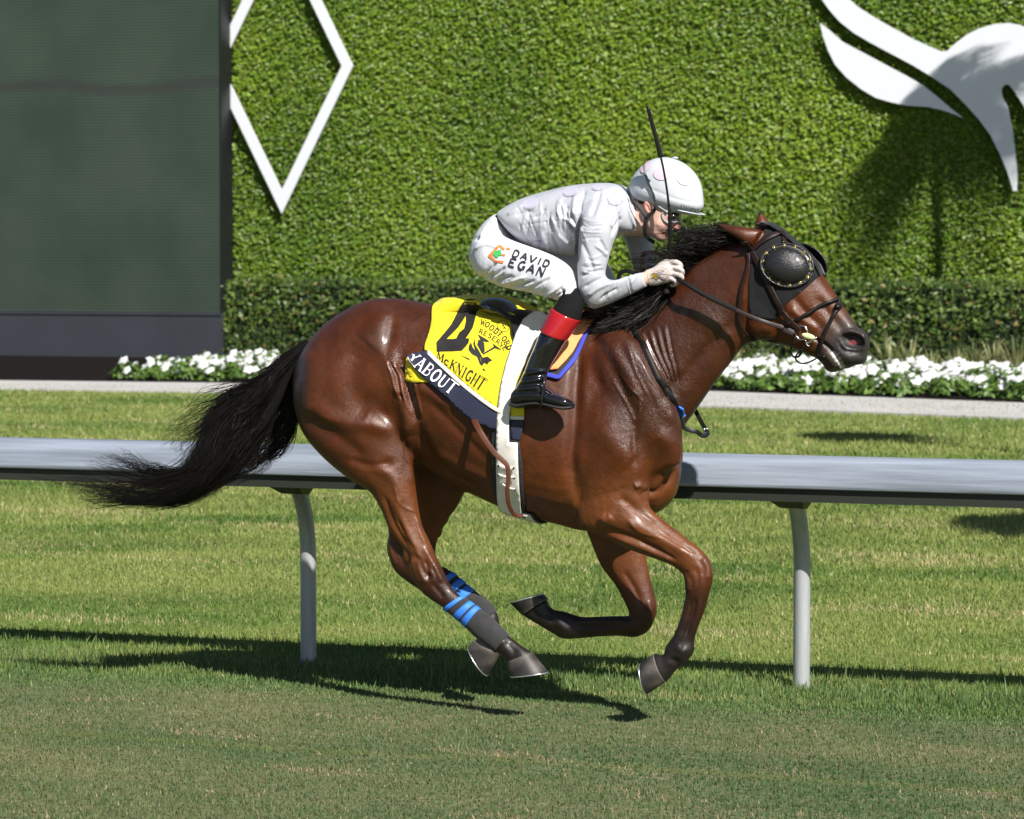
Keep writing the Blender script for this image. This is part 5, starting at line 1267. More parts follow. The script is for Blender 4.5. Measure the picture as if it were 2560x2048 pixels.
tubepx('noseband', [(1400, 858), (1412, 875), (1380, 920), (1335, 980), (1295, 1050), (1260, 1125), (1235, 1200), (1218, 1265), (1203, 1330), (1195, 1385)], .0072, .011)
mk('nose_pad', *ball(cast(*r6([(1412, 872)])[0], HB, .012)[0], (.014, .016, .012), 8), M_leather, bridle)
def ring3(cx, cy, rr, lat, rad, m, name, par, sq=1.0):
    pts = [P(cx+rr*math.cos(t), cy+rr*sq*math.sin(t), lat) for t in np.linspace(0, 2*math.pi, 25)]
    return mk(name, *tube(pts, rad, 8, 1), m, par)
blat = YH-cast(2007, 832, HB, .012)[0].y
ring3(2004, 832, 15, blat, .0030, M_metal, 'bit_ring', bridle, 1.15)
mk('bit_guard', *ball(P(2021, 841, blat+.004), (.028, .006, .011), 10, Matrix.Rotation(math.radians(14), 3, 'Y')), mat('pale_rubber', (.62, .70, .36), .5), bridle)
mk('bit_mouthpiece', *tube([P(2018, 858, blat), P(2030, 852, blat), P(2042, 843, blat-.006)], .0032, 8, 3), M_metal, bridle)
mk('bit_link', *tube([P(2014, 850, blat), P(2017, 862, blat+.002), P(2024, 866, blat)], .0022, 6, 3), M_metal, bridle)
mk('lip_strap', *tube([P(2016, 853, blat), P(2008, 870, blat), P(1994, 884, blat-.004), P(1989, 893, blat-.01), P(1993, 904, blat-.02), P(2006, 909, blat-.03), P(2022, 906, blat-.03), P(2040, 897, blat-.02)], .0034, 8, 4), M_leather, bridle)
mk('curb_strap', *tube([P(1988, 842, blat+.002), P(1982, 862, blat), P(1976, 878, blat-.02), P(1984, 892, blat-.03), P(1998, 890, blat-.02), P(2006, 874, blat)], .0042, 8, 4), M_leather, bridle)
mk('buckle', *tube([P(1966, 806, blat+.008), P(1972, 796, blat+.01), P(1986, 801, blat+.01), P(1981, 811, blat+.008), P(1966, 806, blat+.008)], .0020, 6, 1), M_metal, bridle)
# near rein from the bit to the hand, then the loop of slack
hand_lat = .12
rein = [P(1992, 833, blat+.004), P(1961, 820, blat+.012), P(1903, 802, .135), P(1830, 771, .145), P(1758, 737, .150), P(1712, 709, .145), P(1690, 698, hand_lat)]
mk('rein', *strap(rein, .019, None, 0, .005, 6, w2=.012), M_brownl, bridle)
mk('rein_grip', *strap([P(1840, 774, .152), P(1800, 756, .156), P(1758, 735, .158), P(1715, 709, .150), P(1692, 698, hand_lat)], .017, None, 0, .007, 6, w2=.013), M_rubber, bridle)
mk('rein_sleeve', *strap([P(1985, 834, blat+.008), P(1972, 828, blat+.012), P(1958, 822, blat+.014)], .026, None, 0, .007, 4), M_brownl, bridle)
frein = [(p[0], 2*YH-p[1], p[2]) for p in [tuple(q) for q in rein]]
mk('rein', *strap([Vector(p) for p in frein], .017, None, 0, .005, 6), M_brownl, bridle)
slack = [P(1672, 690, .06), P(1672, 655, .03), P(1660, 642, .01), P(1640, 633, 0), P(1618, 632, 0), P(1606, 640, .0), P(1604, 660, .0), P(1612, 690, .0), P(1630, 712, .02), P(1650, 720, .03)]
mk('rein_loop', *strap(slack, .016, None, 0, .004, 6), M_brownl, bridle)
mk('rein_loop', *strap([P(1640, 705, .0), P(1600, 690, -.02), P(1572, 678, -.02), P(1552, 682, -.02), P(1547, 700, -.02), P(1560, 716, -.01), P(1590, 722, 0)], .016, None, 0, .004, 6), M_leather, bridle)

# ================================================================== RIDER
M_silk = mat('grey_silk', (.41, .425, .475), .33, spec=.45, sheen=.2, bump=.012, bscale=9, stretch=(1.0, 1.0, .45))
M_dot = mat('lilac_dot', (.43, .425, .53), .4); M_dotrim = mat('lilac_dot_rim', (.48, .455, .54), .4)
M_breech = mat('white_breeches', (.64, .65, .71), .5, spec=.4, bump=.008, bscale=10, stretch=(1.6, 1, .8))
M_skin = mat('skin', (.52, .27, .20), .5, spec=.4, attr=True, noise=.05, nscale=40)
M_patent = mat('patent_leather', (.006, .006, .008), .09, spec=.6, coat=.8, coat_rough=.03)
M_red = mat('red_cuff', (.36, .010, .014), .16, spec=.6, coat=.5, coat_rough=.06)
M_sole = mat('boot_sole', (.016, .016, .017), .6)
M_sock = mat('black_sock', (.0065, .0065, .007), .9, spec=.15)
M_helm = mat('helmet_cover', (.50, .53, .575), .38, spec=.45)
M_pink = mat('pink_dot', (.60, .47, .57), .45)
M_glove = mat('pale_glove', (.52, .45, .44), .75, bump=.0008, bscale=160)
M_strapk = mat('black_strap', (.010, .010, .011), .6)
M_lens = mat('goggle_lens', (.02, .02, .022), .08, spec=.7, coat=.5)
M_grey = mat('goggle_frame', (.30, .31, .33), .4)
hip = P(1215, 640, 0)
person = thing('person', 'jockey in pale grey silks crouching over the galloping horse with a whip', 'person', (hip.x, YH, hip.z))
# ---- breeches: pelvis, thighs
def both(L): return [L, mirror(L)]
pelvis = loft([(1268, 541, 1262, 556, .10), (1247, 534, 1285, 590, .125), (1224, 550, 1300, 625, .15), (1202, 576, 1310, 650, .165), (1187, 608, 1300, 668, .165), (1183, 640, 1270, 690, .15), (1195, 676, 1240, 700, .10)], k=4, n=32)
thigh = loft([(1222, 560, 1186, 660, .07, .09), (1262, 592, 1195, 684, .088, .12), (1300, 608, 1225, 706, .092, .15), (1345, 624, 1275, 723, .088, .18), (1392, 644, 1325, 732, .08, .21), (1424, 668, 1368, 744, .07, .235), (1440, 700, 1398, 752, .058, .245), (1444, 722, 1408, 756, .05, .25)], k=4, n=28)
bco, bF, bN = remesh([pelvis, thigh, mirror(thigh)], .0042, 6)
BS = [([(1186, 600), (1215, 590), (1255, 600)], 5, -.004), ([(1184, 625), (1215, 612), (1250, 622)], 4, .003), ([(1205, 690), (1222, 675), (1240, 655)], 4, -.005), ([(1222, 700), (1242, 684), (1262, 668)], 4, -.005), ([(1238, 706), (1256, 698), (1278, 690)], 4, -.006), ([(1250, 712), (1285, 702), (1315, 692)], 4, .004),
      ([(1270, 722), (1300, 714), (1335, 702)], 4, -.005), ([(1310, 730), (1340, 715), (1375, 695)], 4, -.004), ([(1360, 742), (1385, 728), (1420, 700)], 4, .004), ([(1380, 748), (1400, 735), (1432, 715)], 3.5, -.005), ([(1400, 752), (1408, 735), (1404, 722)], 3.5, -.005), ([(1416, 745), (1425, 730), (1436, 716)], 3.5, .004),
      ([(1222, 556), (1242, 566), (1262, 580)], 3, -.003), ([(1270, 570), (1275, 590), (1290, 610)], 5, -.004), ([(1330, 628), (1380, 650), (1420, 680)], 12, .004)]
rb_ = np.random.default_rng(8)
for i in range(22):
    t_ = rb_.uniform(0, 1); u0 = 1200+200*t_; v0 = 695+52*t_; L = rb_.uniform(14, 30); a = rb_.uniform(-1.0, -.35)
    BS.append(([(u0, v0), (u0+L*.5*math.cos(a), v0+L*.5*math.sin(a)+rb_.normal(0, 2)), (u0+L*math.cos(a), v0+L*math.sin(a))], rb_.uniform(2.2, 3.4), rb_.choice((-1, 1))*rb_.uniform(.0012, .0026)))
bco = sculpt(bco, bF, [(s[0], s[1]*.9, s[2]*2.2)+tuple(s[3:]) for s in BS], True)
breeches = mk('breeches', bco, bF, M_breech, person)
BB = bvh_of(bco, bF)
# ---- jacket: trunk, arms
trunk = loft([(1256, 527, 1276, 560, .105), (1275, 514, 1292, 588, .135), (1312, 495, 1320, 612, .155), (1367, 478, 1370, 628, .165), (1426, 464, 1425, 640, .175), (1485, 458, 1480, 628, .185), (1528, 458, 1525, 600, .185), (1556, 464, 1560, 588, .15), (1574, 480, 1592, 584, .085), (1590, 500, 1606, 580, .06)], k=4, n=36)
arm = loft([(1475, 500, 1535, 500, .05, .13), (1458, 525, 1545, 535, .066, .175), (1450, 560, 1544, 575, .066, .205), (1446, 600, 1530, 612, .060, .22), (1445, 648, 1519, 650, .055, .235), (1446, 695, 1512, 685, .052, .24), (1452, 738, 1522, 698, .048, .24), (1478, 771, 1540, 700, .045, .235), (1510, 765, 1556, 694, .041, .215), (1548, 749, 1580, 687, .037, .185), (1586, 732, 1602, 681, .033, .155), (1618, 716, 1607, 678, .030, .135)], k=4, n=28)
farm = loft([(1500, 505, 1560, 500, .05, -.13), (1520, 530, 1590, 530, .06, -.175), (1545, 565, 1618, 560, .06, -.20), (1562, 600, 1633, 592, .056, -.215), (1576, 640, 1634, 630, .052, -.22), (1588, 680, 1640, 664, .048, -.21), (1612, 706, 1658, 668, .042, -.18), (1650, 712, 1676, 672, .036, -.13), (1676, 706, 1684, 670, .031, -.10)], k=4, n=26)
collar = loft([(1560, 478, 1590, 584, .08), (1578, 492, 1606, 584, .062), (1590, 508, 1614, 580, .056)], k=3, n=28)
jco, jF, jN = remesh([trunk, arm, farm, collar], .0042, 6)
JS = [([(1452, 545), (1446, 575), (1444, 610), (1442, 650)], 5, -.012), ([(1425, 560), (1436, 575), (1446, 590)], 4, -.006), ([(1410, 545), (1425, 555), (1444, 572)], 4, .005), ([(1380, 590), (1388, 610), (1398, 630)], 4, -.005), ([(1355, 580), (1362, 600), (1375, 625)], 5, .005), ([(1340, 575), (1348, 600), (1352, 618)], 4, -.005),
      ([(1290, 540), (1310, 530), (1335, 528)], 6, -.004), ([(1268, 538), (1290, 525), (1310, 512)], 4, .004), ([(1335, 545), (1352, 535), (1362, 520)], 5, -.004), ([(1375, 530), (1372, 550), (1376, 575)], 5, -.004), ([(1400, 500), (1396, 530), (1402, 560)], 6, .004), ([(1418, 515), (1416, 540), (1422, 565)], 5, -.005), ([(1440, 490), (1436, 515), (1440, 540)], 7, .005), ([(1462, 478), (1452, 505), (1450, 530)], 5, -.005),
      ([(1395, 585), (1410, 600), (1430, 615)], 4, .004), ([(1300, 565), (1330, 560), (1400, 552), (1430, 560)], 2.5, -.0010),
      ([(1500, 480), (1490, 510), (1478, 540)], 6, -.005), ([(1530, 500), (1520, 530), (1500, 555)], 6, -.005), ([(1545, 520), (1535, 550), (1525, 570)], 5, .006), ([(1552, 545), (1542, 562), (1530, 590)], 4, -.006), ([(1500, 600), (1512, 620), (1518, 632)], 4, -.004), ([(1490, 615), (1506, 628), (1516, 640)], 4, .004),
      ([(1460, 720), (1485, 705), (1512, 694)], 5, -.005), ([(1470, 740), (1495, 722), (1530, 706)], 5, .005), ([(1455, 690), (1480, 682), (1510, 676)], 5, -.004), ([(1500, 750), (1520, 735), (1545, 722)], 4, -.003), ([(1570, 694), (1576, 715), (1580, 738)], 2.5, -.004), ([(1566, 694), (1572, 716), (1576, 740)], 2.5, .002),
      ([(1450, 600), (1470, 640), (1485, 680)], 6, -.003), ([(1575, 500), (1585, 530), (1600, 560)], 3, -.005, -.05), ([(1565, 495), (1572, 530), (1590, 570)], 4, .004, -.05)]
rw_ = np.random.default_rng(5)
for i in range(26):          # thin stretched folds of the silk
    u0 = rw_.uniform(1290, 1440); v0 = rw_.uniform(500, 560); L = rw_.uniform(30, 75); a = rw_.uniform(.9, 1.7)
    JS.append(([(u0, v0), (u0+L*.5*math.cos(a)+rw_.normal(0, 3), v0+L*.5*math.sin(a)), (u0+L*math.cos(a), v0+L*math.sin(a))], rw_.uniform(2.2, 3.4), rw_.choice((-1, 1))*rw_.uniform(.0012, .0026)))
for i in range(12):
    v0 = rw_.uniform(540, 700); JS.append(([(1452+rw_.uniform(-4, 14), v0), (1478, v0+rw_.uniform(-4, 12)), (1505, v0+rw_.uniform(-4, 14))], rw_.uniform(2.2, 3.2), rw_.choice((-1, 1))*rw_.uniform(.0010, .0022)))
for i in range(10):
    t_ = rw_.uniform(0, 1); u0 = 1500+80*t_; v0 = 755-45*t_; JS.append(([(u0, v0), (u0+rw_.uniform(-2, 10), v0-22), (u0+rw_.uniform(0, 14), v0-44)], 2.4, rw_.choice((-1, 1))*rw_.uniform(.0010, .0020)))
jco = sculpt(jco, jF, [(s[0], s[1]*.9, s[2]*2.2)+tuple(s[3:]) for s in JS], False)
jacket = mk('jacket', jco, jF, M_silk, person)
JB = bvh_of(jco, jF)
for (u, v, rx, ry, a) in ((1327, 510, 19, 13, -.35), (1428, 481, 20, 11, -.25), (1535, 499, 18, 15, .5), (1348, 611, 18, 9, .2), (1495, 470, 15, 8, -.1), (1556, 492, 8, 14, .4)):
    d = mk('silk_dot', *drape(ringpx(u, v, rx, ry, a), JB, .003, 4), M_dotrim, jacket)
    mk('dot_centre', *drape(ringpx(u, v, rx-2.6, ry-2.4, a), JB, .0040, 4), M_dot, d)
mk('waistband', *strap([(1247, 532), (1256, 538), (1264, 546), (1270, 556)], .020, BB, .004, .004), M_strapk, breeches)
# lettering on the thigh
def z6(L): return [(1150+.1797*a, 450+.1797*b) for a, b in L]
M_tprint = mat('dark_print', (.022, .022, .026), .6); M_oprint = mat('orange_print', (.86, .20, .04), .6); M_gprint = mat('green_print', (.05, .42, .10), .6)
lettering('lettering', 'DAVID', z6([(755, 975), (1275, 1140), (1235, 1225), (715, 1065)]), BB, M_tprint, breeches, .27, .25, False, .0028, aspect=1.15, gap=.22)
lettering('lettering', 'EGAN', z6([(700, 1090), (1210, 1240), (1160, 1350), (660, 1190)]), BB, M_tprint, breeches, .27, .25, False, .0028, aspect=1.25, gap=.24)
for q in ([(530, 920), (560, 905), (630, 965), (610, 990), (545, 940)], [(525, 915), (548, 940), (450, 1060), (500, 1120), (615, 1130), (605, 1165), (490, 1140), (390, 1065)], [(655, 940), (708, 965), (695, 985), (640, 968)], [(565, 1030), (640, 1040), (630, 1065), (570, 1055)]):
    decal('logo_stroke', z6(q), M_oprint, breeches, BB, .003, 4)
for (a, b) in ((500, 1010), (552, 1000), (560, 1035), (518, 1062), (495, 1038)):
    decal('logo_leaf', ringpx(*z6([(a, b)])[0], 5.0, 4.6, .4, 12), M_gprint, breeches, BB, .0035, 4)

# ---- body (head, neck, trunk, limbs inside the clothes) ------------------------
headl = loft([(1625, 436, 1685, 430, .045), (1602, 455, 1700, 450, .064), (1594, 480, 1706, 474, .073), (1592, 505, 1706, 503, .075), (1597, 530, 1703, 530, .073), (1605, 550, 1694, 554, .068), (1614, 568, 1684, 572, .060), (1624, 583, 1670, 587, .048), (1634, 594, 1664, 599, .034), (1640, 599, 1658, 604, .018)], k=4, n=32)
nose = loft([(1686, 530, 1700, 531, .009), (1688, 545, 1702, 546, .010), (1686, 560, 1703, 564, .012), (1680, 572, 1700, 575, .017), (1676, 580, 1690, 581, .012)], k=3, n=16)
neckl = loft([(1600, 500, 1640, 585, .05), (1580, 512, 1622, 592, .052), (1555, 505, 1598, 590, .06), (1520, 490, 1560, 590, .08)], k=3, n=26)
chestl = loft([(1290, 545, 1290, 580, .08), (1360, 500, 1365, 610, .13), (1440, 485, 1440, 620, .145), (1510, 480, 1510, 590, .15), (1550, 490, 1560, 580, .08)], k=3, n=24)
def slim(l, f): return l
hips_in = loft([(1270, 555, 1275, 575, .07), (1235, 570, 1275, 640, .11), (1205, 600, 1280, 660, .13), (1205, 650, 1240, 685, .09)], k=3, n=24)
leg_in = loft([(1230, 600, 1210, 660, .05, .10), (1300, 630, 1250, 695, .06, .15), (1365, 660, 1325, 710, .05, .19), (1412, 692, 1385, 725, .036, .235), (1432, 735, 1408, 755, .036, .265), (1420, 810, 1370, 800, .042, .30), (1390, 880, 1340, 865, .04, .315), (1355, 935, 1315, 930, .034, .32), (1345, 975, 1295, 985, .03, .325)], k=3, n=18)
arm_in = loft([(1480, 520, 1530, 520, .04, .14), (1465, 570, 1525, 580, .045, .2), (1460, 650, 1505, 655, .038, .235), (1465, 725, 1520, 710, .036, .235), (1520, 750, 1550, 705, .032, .205), (1580, 728, 1592, 688, .025, .155), (1612, 714, 1604, 682, .023, .135), (1632, 709, 1622, 675, .022, .125)], k=3, n=18)
farm_in = loft([(1530, 520, 1570, 520, .04, -.14), (1560, 570, 1600, 565, .045, -.19), (1588, 635, 1622, 630, .038, -.215), (1605, 685, 1640, 672, .034, -.2), (1650, 706, 1670, 678, .027, -.13), (1690, 700, 1692, 672, .023, -.09)], k=3, n=18)
ear = [ball(P(1621, 517, .078), (.018, .009, .028), 10, Matrix.Rotation(math.radians(-12), 3, 'Y')), ball(P(1621, 517, -.078), (.018, .009, .028), 10)]
lips = [ball(P(1664, 582, 0), (.011, .024, .0055), 8), ball(P(1661, 588, 0), (.010, .022, .006), 8), ball(P(1652, 598, 0), (.015, .02, .012), 8), ball(P(1697, 522, 0), (.012, .05, .010), 8)]
pco, pF, pN = remesh([headl, nose, neckl, chestl, hips_in, leg_in, mirror(leg_in), arm_in, farm_in]+ear+lips, .0038, 3)
PS = [([(1670, 585), (1660, 585), (1652, 586)], 1.8, -.004, .0), ([(1680, 545), (1670, 552), (1662, 560)], 9, -.005, .02), ([(1676, 578), (1668, 580)], 3, -.003, 0), ([(1615, 512), (1621, 524), (1624, 530)], 3.5, -.006, .05), ([(1640, 555), (1652, 565), (1660, 572)], 9, .004, .02), ([(1690, 572), (1688, 577)], 3, .003, .005), ([(1612, 545), (1625, 570), (1640, 590)], 8, .004, .02)]
pco = sculpt(pco, pF, PS, True)
ppx = to_px(pco); pcol = np.tile(np.array((.66, .40, .33)), (len(pco), 1))
pcol = mixc(pcol, (.50, .14, .12), smooth(11, 5, np.hypot((ppx[:, 0]-1664)*.8, (ppx[:, 1]-585)*1.6))*.8*(pco[:, 2] > 1.8))
pcol = mixc(pcol, (.55, .20, .16), smooth(26, 8, np.hypot(ppx[:, 0]-1692, ppx[:, 1]-572))*.5)
pcol = mixc(pcol, (.58, .22, .17), smooth(22, 8, np.hypot(ppx[:, 0]-1621, ppx[:, 1]-516))*.55)
pcol = mixc(pcol, (.022, .014, .010), smooth(500, 492, ppx[:, 1]+(ppx[:, 0]-1600)*.1)*(ppx[:, 0] < 1660)*(ppx[:, 0] > 1560)*.9)
mk('body', pco, pF, M_skin, person, cols=pcol)
PB = bvh_of(pco, pF)
# hair at the nape below the helmet
mk('hair', *drape([(1596, 484), (1625, 490), (1614, 502), (1606, 512), (1598, 508), (1592, 496)], PB, .003, 5), M_hair, person)

# ---- helmet -----------------------------------------------------------------------
shell = loft([(1587, 496, 1724, 540, .074), (1577, 482, 1755, 522, .098), (1575, 466, 1757, 496, .103), (1582, 445, 1752, 464, .103), (1597, 425, 1739, 437, .095), (1620, 405, 1716, 413, .074), (1645, 395, 1690, 399, .04), (1662, 393, 1672, 394, .008)], k=5, n=40)
hc_, hF_, _n = remesh([shell], .005, 3)
hc_ = sculpt(hc_, hF_, [([(1600, 470), (1640, 478), (1690, 498), (1750, 510)], 3, -.0025), ([(1608, 424), (1612, 440), (1622, 465), (1640, 500)], 4, .003), ([(1670, 396), (1720, 440), (1745, 500)], 3, .0015)])
helmet = mk('helmet', hc_, hF_, M_helm, person)
EB = bvh_of(hc_, hF_)
for (u, v, rx, ry, a) in ((1656, 434, 22, 17, -.1), (1711, 445, 21, 18, .5), (1615, 418, 10, 17, .7)):
    mk('cover_dot', *drape(ringpx(u, v, rx, ry, a), EB, .003, 4), M_pink, helmet)
pk = []; n = 15
for i in range(n):
    a = math.radians(-78+156*i/(n-1)); c = P(1700, 521, 0); rx, ry = .088, .094
    x, y = math.cos(a), math.sin(a)
    for f in (.93, 1.10 if abs(a) < .8 else 1.02, 1.12 if abs(a) < .8 else 1.03):
        pk.append((c.x+rx*x*f, c.y+ry*y*f, c.z-.004-.020*(x*f)))
solid(mk('peak', pk, [(i*3+j, i*3+j+1, (i+1)*3+j+1, (i+1)*3+j) for i in range(n-1) for j in range(2)], M_helm, helmet), .004)
mk('button', *ball(P(1688, 395, 0), (.013, .013, .005), 8), M_helm, helmet)
mk('strap', *strap([(1612, 412), (1612, 425), (1617, 445), (1626, 472), (1638, 503)], .010, EB, .003, .003), mat('grey_strap', (.2, .21, .22), .6), helmet)
lettering('lettering', "Jockeys", [(1700, 508), (1748, 520), (1748, 527), (1700, 515)], EB, M_tprint, helmet, .17, .15, False, .003, aspect=1.0)
def hstrap(name, L, w, th=.004): return mk(name, *strap([P(*q) for q in L], w, None, 0, th, 4), M_strapk, helmet)
hstrap('chin_strap', [(1638, 503, .083), (1642, 512, .085), (1636, 525, .088), (1624, 537, .086), (1615, 546, .083)], .013)
hstrap('chin_strap', [(1576, 488, .075), (1582, 500, .082), (1594, 515, .086), (1606, 530, .086), (1614, 543, .083)], .012)
hstrap('chin_strap', [(1615, 541, .083), (1614, 556, .080), (1612, 572, .072), (1613, 586, .060), (1622, 598, .035), (1636, 606, .0)], .015)
gog = mk('goggles', *join([tube([P(1661, 525, .066), P(1655, 535, .068), P(1658, 548, .064), P(1668, 556, .055), P(1684, 556, .040), P(1698, 552, .01)], .0042, 8, 4), strap([P(1640, 508, .080), P(1650, 516, .080), P(1662, 524, .072), P(1670, 530, .068)], .012, None, 0, .004, 4)]), M_grey, person)
mk('lens', *join([ball(P(1682, 541, .028), (.026, .030, .018), 12)]), M_lens, gog)
mk('goggle_frame_far', *tube([P(1698, 552, .01), P(1700, 540, -.03), P(1690, 530, -.06)], .004, 8, 3), M_grey, gog)

# ---- gloves -----------------------------------------------------------------------
palm = loft([(1614, 676, 1624, 714, .025, .125), (1634, 668, 1640, 714, .025, .120), (1652, 654, 1656, 710, .027, .115), (1668, 647, 1670, 707, .027, .112), (1682, 654, 1683, 703, .023, .11), (1690, 662, 1690, 698, .016, .108)], k=3, n=24)
def finger(pts, r=.0098): return tube([P(*p) for p in pts], [r, r*1.06, r, r*.95, r*.85], 12, 3)
fing = [finger([(1674, 656, .118), (1688, 655, .122), (1700, 661, .118), (1702, 670, .100), (1692, 674, .085)]), finger([(1680, 669, .120), (1696, 671, .124), (1706, 679, .118), (1703, 688, .098), (1692, 690, .082)]),
        finger([(1680, 683, .120), (1696, 687, .124), (1705, 694, .116), (1699, 702, .096), (1688, 702, .082)]), finger([(1674, 696, .120), (1686, 701, .122), (1691, 708, .114), (1684, 713, .096), (1675, 712, .084)], .0088),
        finger([(1648, 664, .095), (1660, 652, .088), (1674, 649, .086), (1688, 655, .088), (1697, 662, .092)], .0105)]
gco, gF, gN = remesh([palm]+fing, .0026, 2)
gco = sculpt(gco, gF, [([(1640, 690), (1650, 700), (1662, 704)], 3, -.003), ([(1676, 664), (1686, 664), (1694, 667)], 2, -.003), ([(1676, 677), (1688, 679), (1698, 683)], 2, -.003), ([(1672, 690), (1684, 693), (1694, 698)], 2, -.003)], False)
gl = mk('glove', gco, gF, M_glove, person)
GB = bvh_of(gco, gF)
M_gold = mat('gold_print', (.55, .36, .05), .35, metal=.4); M_goldline = mat('gold_line', (.60, .40, .12), .5)
def zh(L): return [(1500+.1275*a, 580+.1275*b) for a, b in L]
decal('glove_badge', zh([(1010, 830), (1060, 800), (1130, 840), (1135, 890), (1100, 935), (1060, 900), (1020, 915), (1015, 870)]), M_gold, gl, GB, .0015, 4)
mk('glove_trim', *strap(zh([(925, 745), (935, 830), (945, 940), (1000, 1050)]), .003, GB, .0012, .001, 3), M_goldline, gl)
g2, f2 = mirror((gco, [tuple(f) for f in gF.tolist()])); g2 = g2+np.array((.035, 0, .0))
mk('glove', g2, f2, M_glove, person)

# ---- boots --------------------------------------------------------------------------
BL = .335
def boot(mir):
    shaft = loft([(1440, 806, 1392, 780, .045, .30), (1426, 834, 1374, 816, .047, .31), (1414, 852, 1354, 828, .056, .318), (1398, 878, 1338, 866, .052, .325), (1380, 908, 1324, 896, .045, .33), (1371, 925, 1314, 922, .040, .333), (1366, 946, 1301, 950, .038, BL), (1366, 968, 1286, 978, .040, BL), (1372, 990, 1278, 1004, .040, BL)], k=4, n=28)
    foot = loft([(1282, 978, 1278, 1010, .026, BL), (1300, 962, 1296, 1014, .036, BL), (1330, 960, 1328, 1012, .040, BL+.002), (1360, 966, 1358, 1010, .042, BL+.006), (1390, 982, 1386, 1014, .044, BL+.010), (1415, 994, 1412, 1018, .038, BL+.012), (1432, 1004, 1430, 1018, .022, BL+.012), (1438, 1010, 1437, 1015, .008, BL+.012)], k=4, n=24)
    c, F, _ = remesh([shaft, foot], .0045, 3)
    wr = []
    for i, (u, v, s) in enumerate(((1310, 930, 1), (1306, 940, -1), (1302, 950, 1), (1297, 960, -1), (1293, 968, 1), (1290, 976, -1))):
        wr.append(([(u, v+6), (u+28, v-1+i), (u+58, v-4+i)], 3.2, .0065*s))
    wr += [([(1340, 880), (1352, 870), (1376, 856)], 10, .003), ([(1345, 1000), (1352, 975), (1356, 950)], 5, -.003), ([(1320, 985), (1345, 978), (1365, 985)], 4, -.005), ([(1300, 990), (1330, 985)], 4, .004), ([(1375, 985), (1400, 996), (1420, 1004)], 4, .002)]
    c = sculpt(c, F, wr, False)
    if mir: c, F = mirror((c, [tuple(f) for f in F.tolist()]))
    b = mk('boot', c, F, M_patent, person)
    cuff = loft([(1451, 803, 1381, 769, .0605, .30), (1448, 806, 1378, 774, .0615, .302), (1432, 828, 1367, 799, .0615, .31), (1416, 850, 1355, 824, .0600, .318), (1413, 852, 1354, 827, .057, .319)], k=3, n=36, grow=.002)
    if mir: cuff = mirror(cuff)
    mk('cuff', *cuff, M_red, b)
    sole = loft([(1277, 1004, 1279, 1016, .027, BL), (1296, 1008, 1298, 1021, .037, BL), (1330, 1004, 1330, 1014, .040, BL+.002), (1360, 1004, 1360, 1014, .043, BL+.006), (1390, 1010, 1388, 1021, .046, BL+.010), (1415, 1014, 1413, 1025, .040, BL+.012), (1434, 1014, 1432, 1022, .020, BL+.012)], k=3, n=24)
    if mir: sole = mirror(sole)
    mk('sole', *sole, M_sole, b)
    sock = loft([(1436, 712, 1400, 742, .040, .25), (1456, 742, 1398, 750, .048, .265), (1456, 772, 1391, 762, .052, .285), (1448, 802, 1384, 772, .053, .299), (1440, 815, 1378, 790, .045, .305)], k=3, n=26)
    if mir: sock = mirror(sock)
    mk('sock', *sock, M_sock, person)
boot(False); boot(True)
# stirrup irons and leathers
st = thing('stirrup', 'dark stirrup iron under the arch of the nearer boot', 'stirrup', tuple(P(1356, 1015, BL)))
mk('iron', *tube([P(1352, 932, .285), P(1360, 950, BL+.045), P(1357, 980, BL+.052), P(1354, 1006, BL+.050), P(1352, 1018, BL+.03), P(1352, 1019, BL-.03), P(1354, 1006, BL-.045), P(1356, 970, BL-.045), P(1352, 932, .285)], .0048, 8, 4), mat('dark_iron', (.05, .05, .055), .3, metal=.8), st)
mk('leather', *strap([P(1352, 934, .287), P(1362, 890, .286), P(1368, 850, .27)], .022, None, 0, .004, 4), M_leather, st)
s2 = thing('stirrup', 'dark stirrup iron under the arch of the farther boot', 'stirrup', (P(1356, 1015, BL).x, YH+BL, P(1356, 1015, BL).z))
mk('iron', *mirror(tube([P(1352, 932, .285), P(1360, 950, BL+.045), P(1357, 980, BL+.052), P(1354, 1006, BL+.050), P(1352, 1018, BL+.03), P(1352, 1019, BL-.03), P(1354, 1006, BL-.045), P(1356, 970, BL-.045), P(1352, 932, .285)], .0048, 8, 4)), bpy.data.materials['dark_iron'], s2)
mk('leather', *mirror(strap([P(1352, 934, .287), P(1362, 890, .286), P(1368, 850, .27)], .022, None, 0, .004, 4)), M_leather, s2)

# ---- whip ------------------------------------------------------------------------------
wl_ = .10
wb = P(1666, 730, .095)
whip = thing('riding_whip', 'long black riding whip held upright in the jockey nearer hand', 'whip', tuple(wb))
mk('grip', *tube([P(1667, 726, .095), P(1671, 690, .098), P(1674, 640, .11), P(1675, 580, .13), P(1674, 528, .145), P(1673, 518, .147)], [.0070, .0065, .0068, .0070, .0068, .004], 12, 3), M_rubber, whip)
mk('knob', *tube([P(1664, 722, .095), P(1666, 727, .095), P(1666, 732, .095), P(1666, 735, .095)], [.008, .013, .0145, .012], 14, 2), M_rubber, whip)
mk('shaft', *tube([P(1673, 522, .146), P(1668, 480, .155), P(1660, 430, .168), P(1651, 388, .18)], [.0052, .0046, .0044, .0044], 10, 3), M_leather, whip)
mk('flap', *strap([P(1652, 394, .178), P(1644, 360, .188), P(1632, 315, .20), P(1619, 266, .215)], .020, None, 0, .009, 4, w2=.014), M_leather, whip)

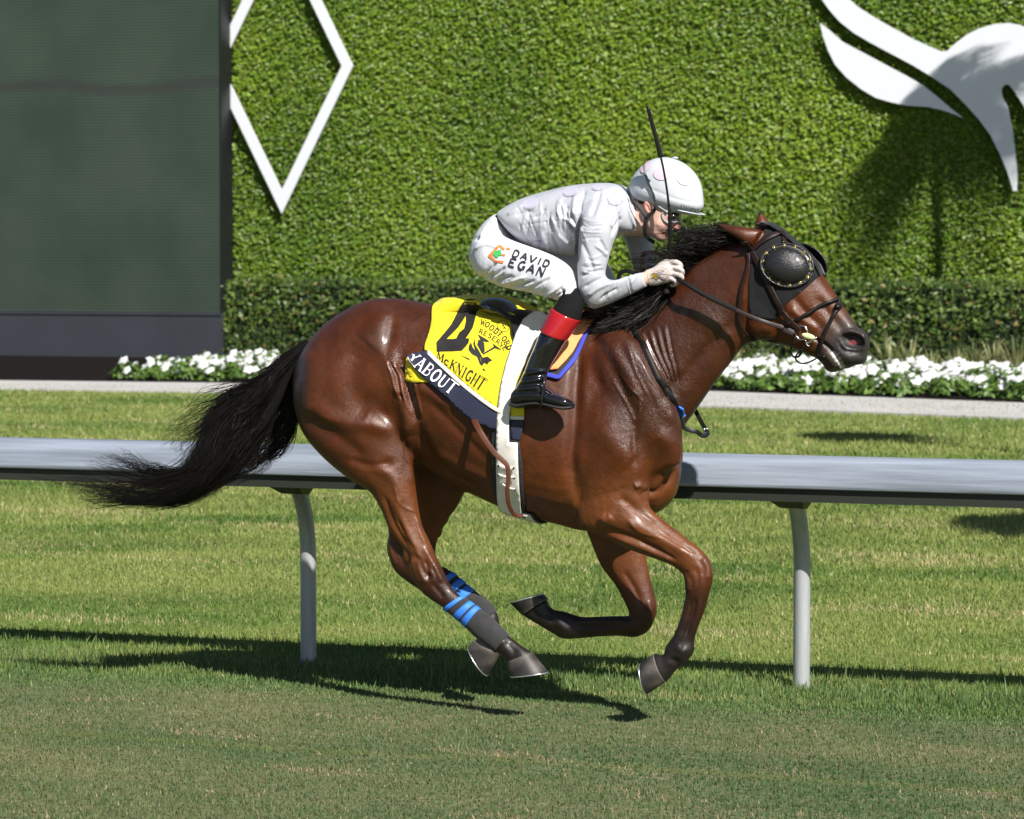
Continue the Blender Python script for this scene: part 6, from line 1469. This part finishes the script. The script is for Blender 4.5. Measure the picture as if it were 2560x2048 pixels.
# ================================================================== palms just outside the picture; their crowns shade the wall and lawn
M_trunk = mat('palm_trunk', (.16, .13, .10), .9, noise=.3, nscale=8, bump=.02, bscale=14)
M_frond = mat('palm_frond', (.05, .10, .02), .5, trans=.2)
def palm(x, y, h, crown, seed, label):
    r = np.random.default_rng(seed)
    t = thing('palm_tree', label, 'palm', (x, y, 0), 'palms beside the track')
    mk('trunk', *tube([(x, y, -.05), (x+.05, y, h*.35), (x, y+.04, h*.7), (x, y, h)], [.10, .07, .06, .055], 14, 6), M_trunk, t)
    co = []; fs = []
    for i in range(44):
        a = r.uniform(0, 6.28); el = r.uniform(-.5, 1.1); L = crown*r.uniform(.75, 1.1); d = np.array((math.cos(a), math.sin(a), 0))
        s = np.array((-d[1], d[0], 0)); pts = []
        for k_ in range(13):
            f = k_/12; pts.append(np.array((x, y, h))+d*L*f*math.cos(el)*(1-.12*f)+np.array((0, 0, L*(f*math.sin(el)-.75*f*f))))
        for k_ in range(1, 13):
            p = pts[k_]; dr = pts[k_]-pts[k_-1]; dr = dr/np.linalg.norm(dr); ll = crown*.28*math.sin(math.pi*min(.97, .12+.85*k_/12))
            for sg in (-1, 1):
                for q in (0, .5):
                    b = p-(pts[k_]-pts[k_-1])*q; tip = b+s*sg*ll*.85+dr*ll*.4+np.array((0, 0, -ll*.35)); i0 = len(co)
                    co += [b-dr*.025, b+dr*.025, tip]; fs.append((i0, i0+1, i0+2))
    mk('crown', co, fs, M_frond, t, smooth=False)
def place(u, v, y_hit, z_hit, h):          # stand a palm so that its crown's shadow falls on that spot
    k_ = (h-z_hit)/SUN_TO.z
    return (u+SUN_TO.x*k_, y_hit+SUN_TO.y*k_)
a = on_y(2330, 350, WY); px_, py_ = place(a.x, 0, WY, a.z, 8.2); palm(px_, py_, 8.2, 1.7, 201, 'palm tree standing right of the picture before the hedge wall')
b = on_ground(2120, 1090); px_, py_ = place(b.x, 0, b.y, 0, 6.3); palm(px_, py_, 6.3, 1.0, 202, 'slim palm tree standing right of the picture on the lawn')
c = on_ground(2590, 1310); px_, py_ = place(c.x, 0, c.y, 0, 6.0); palm(px_, py_, 6.0, 1.2, 203, 'short palm tree standing right of the picture by the rail')
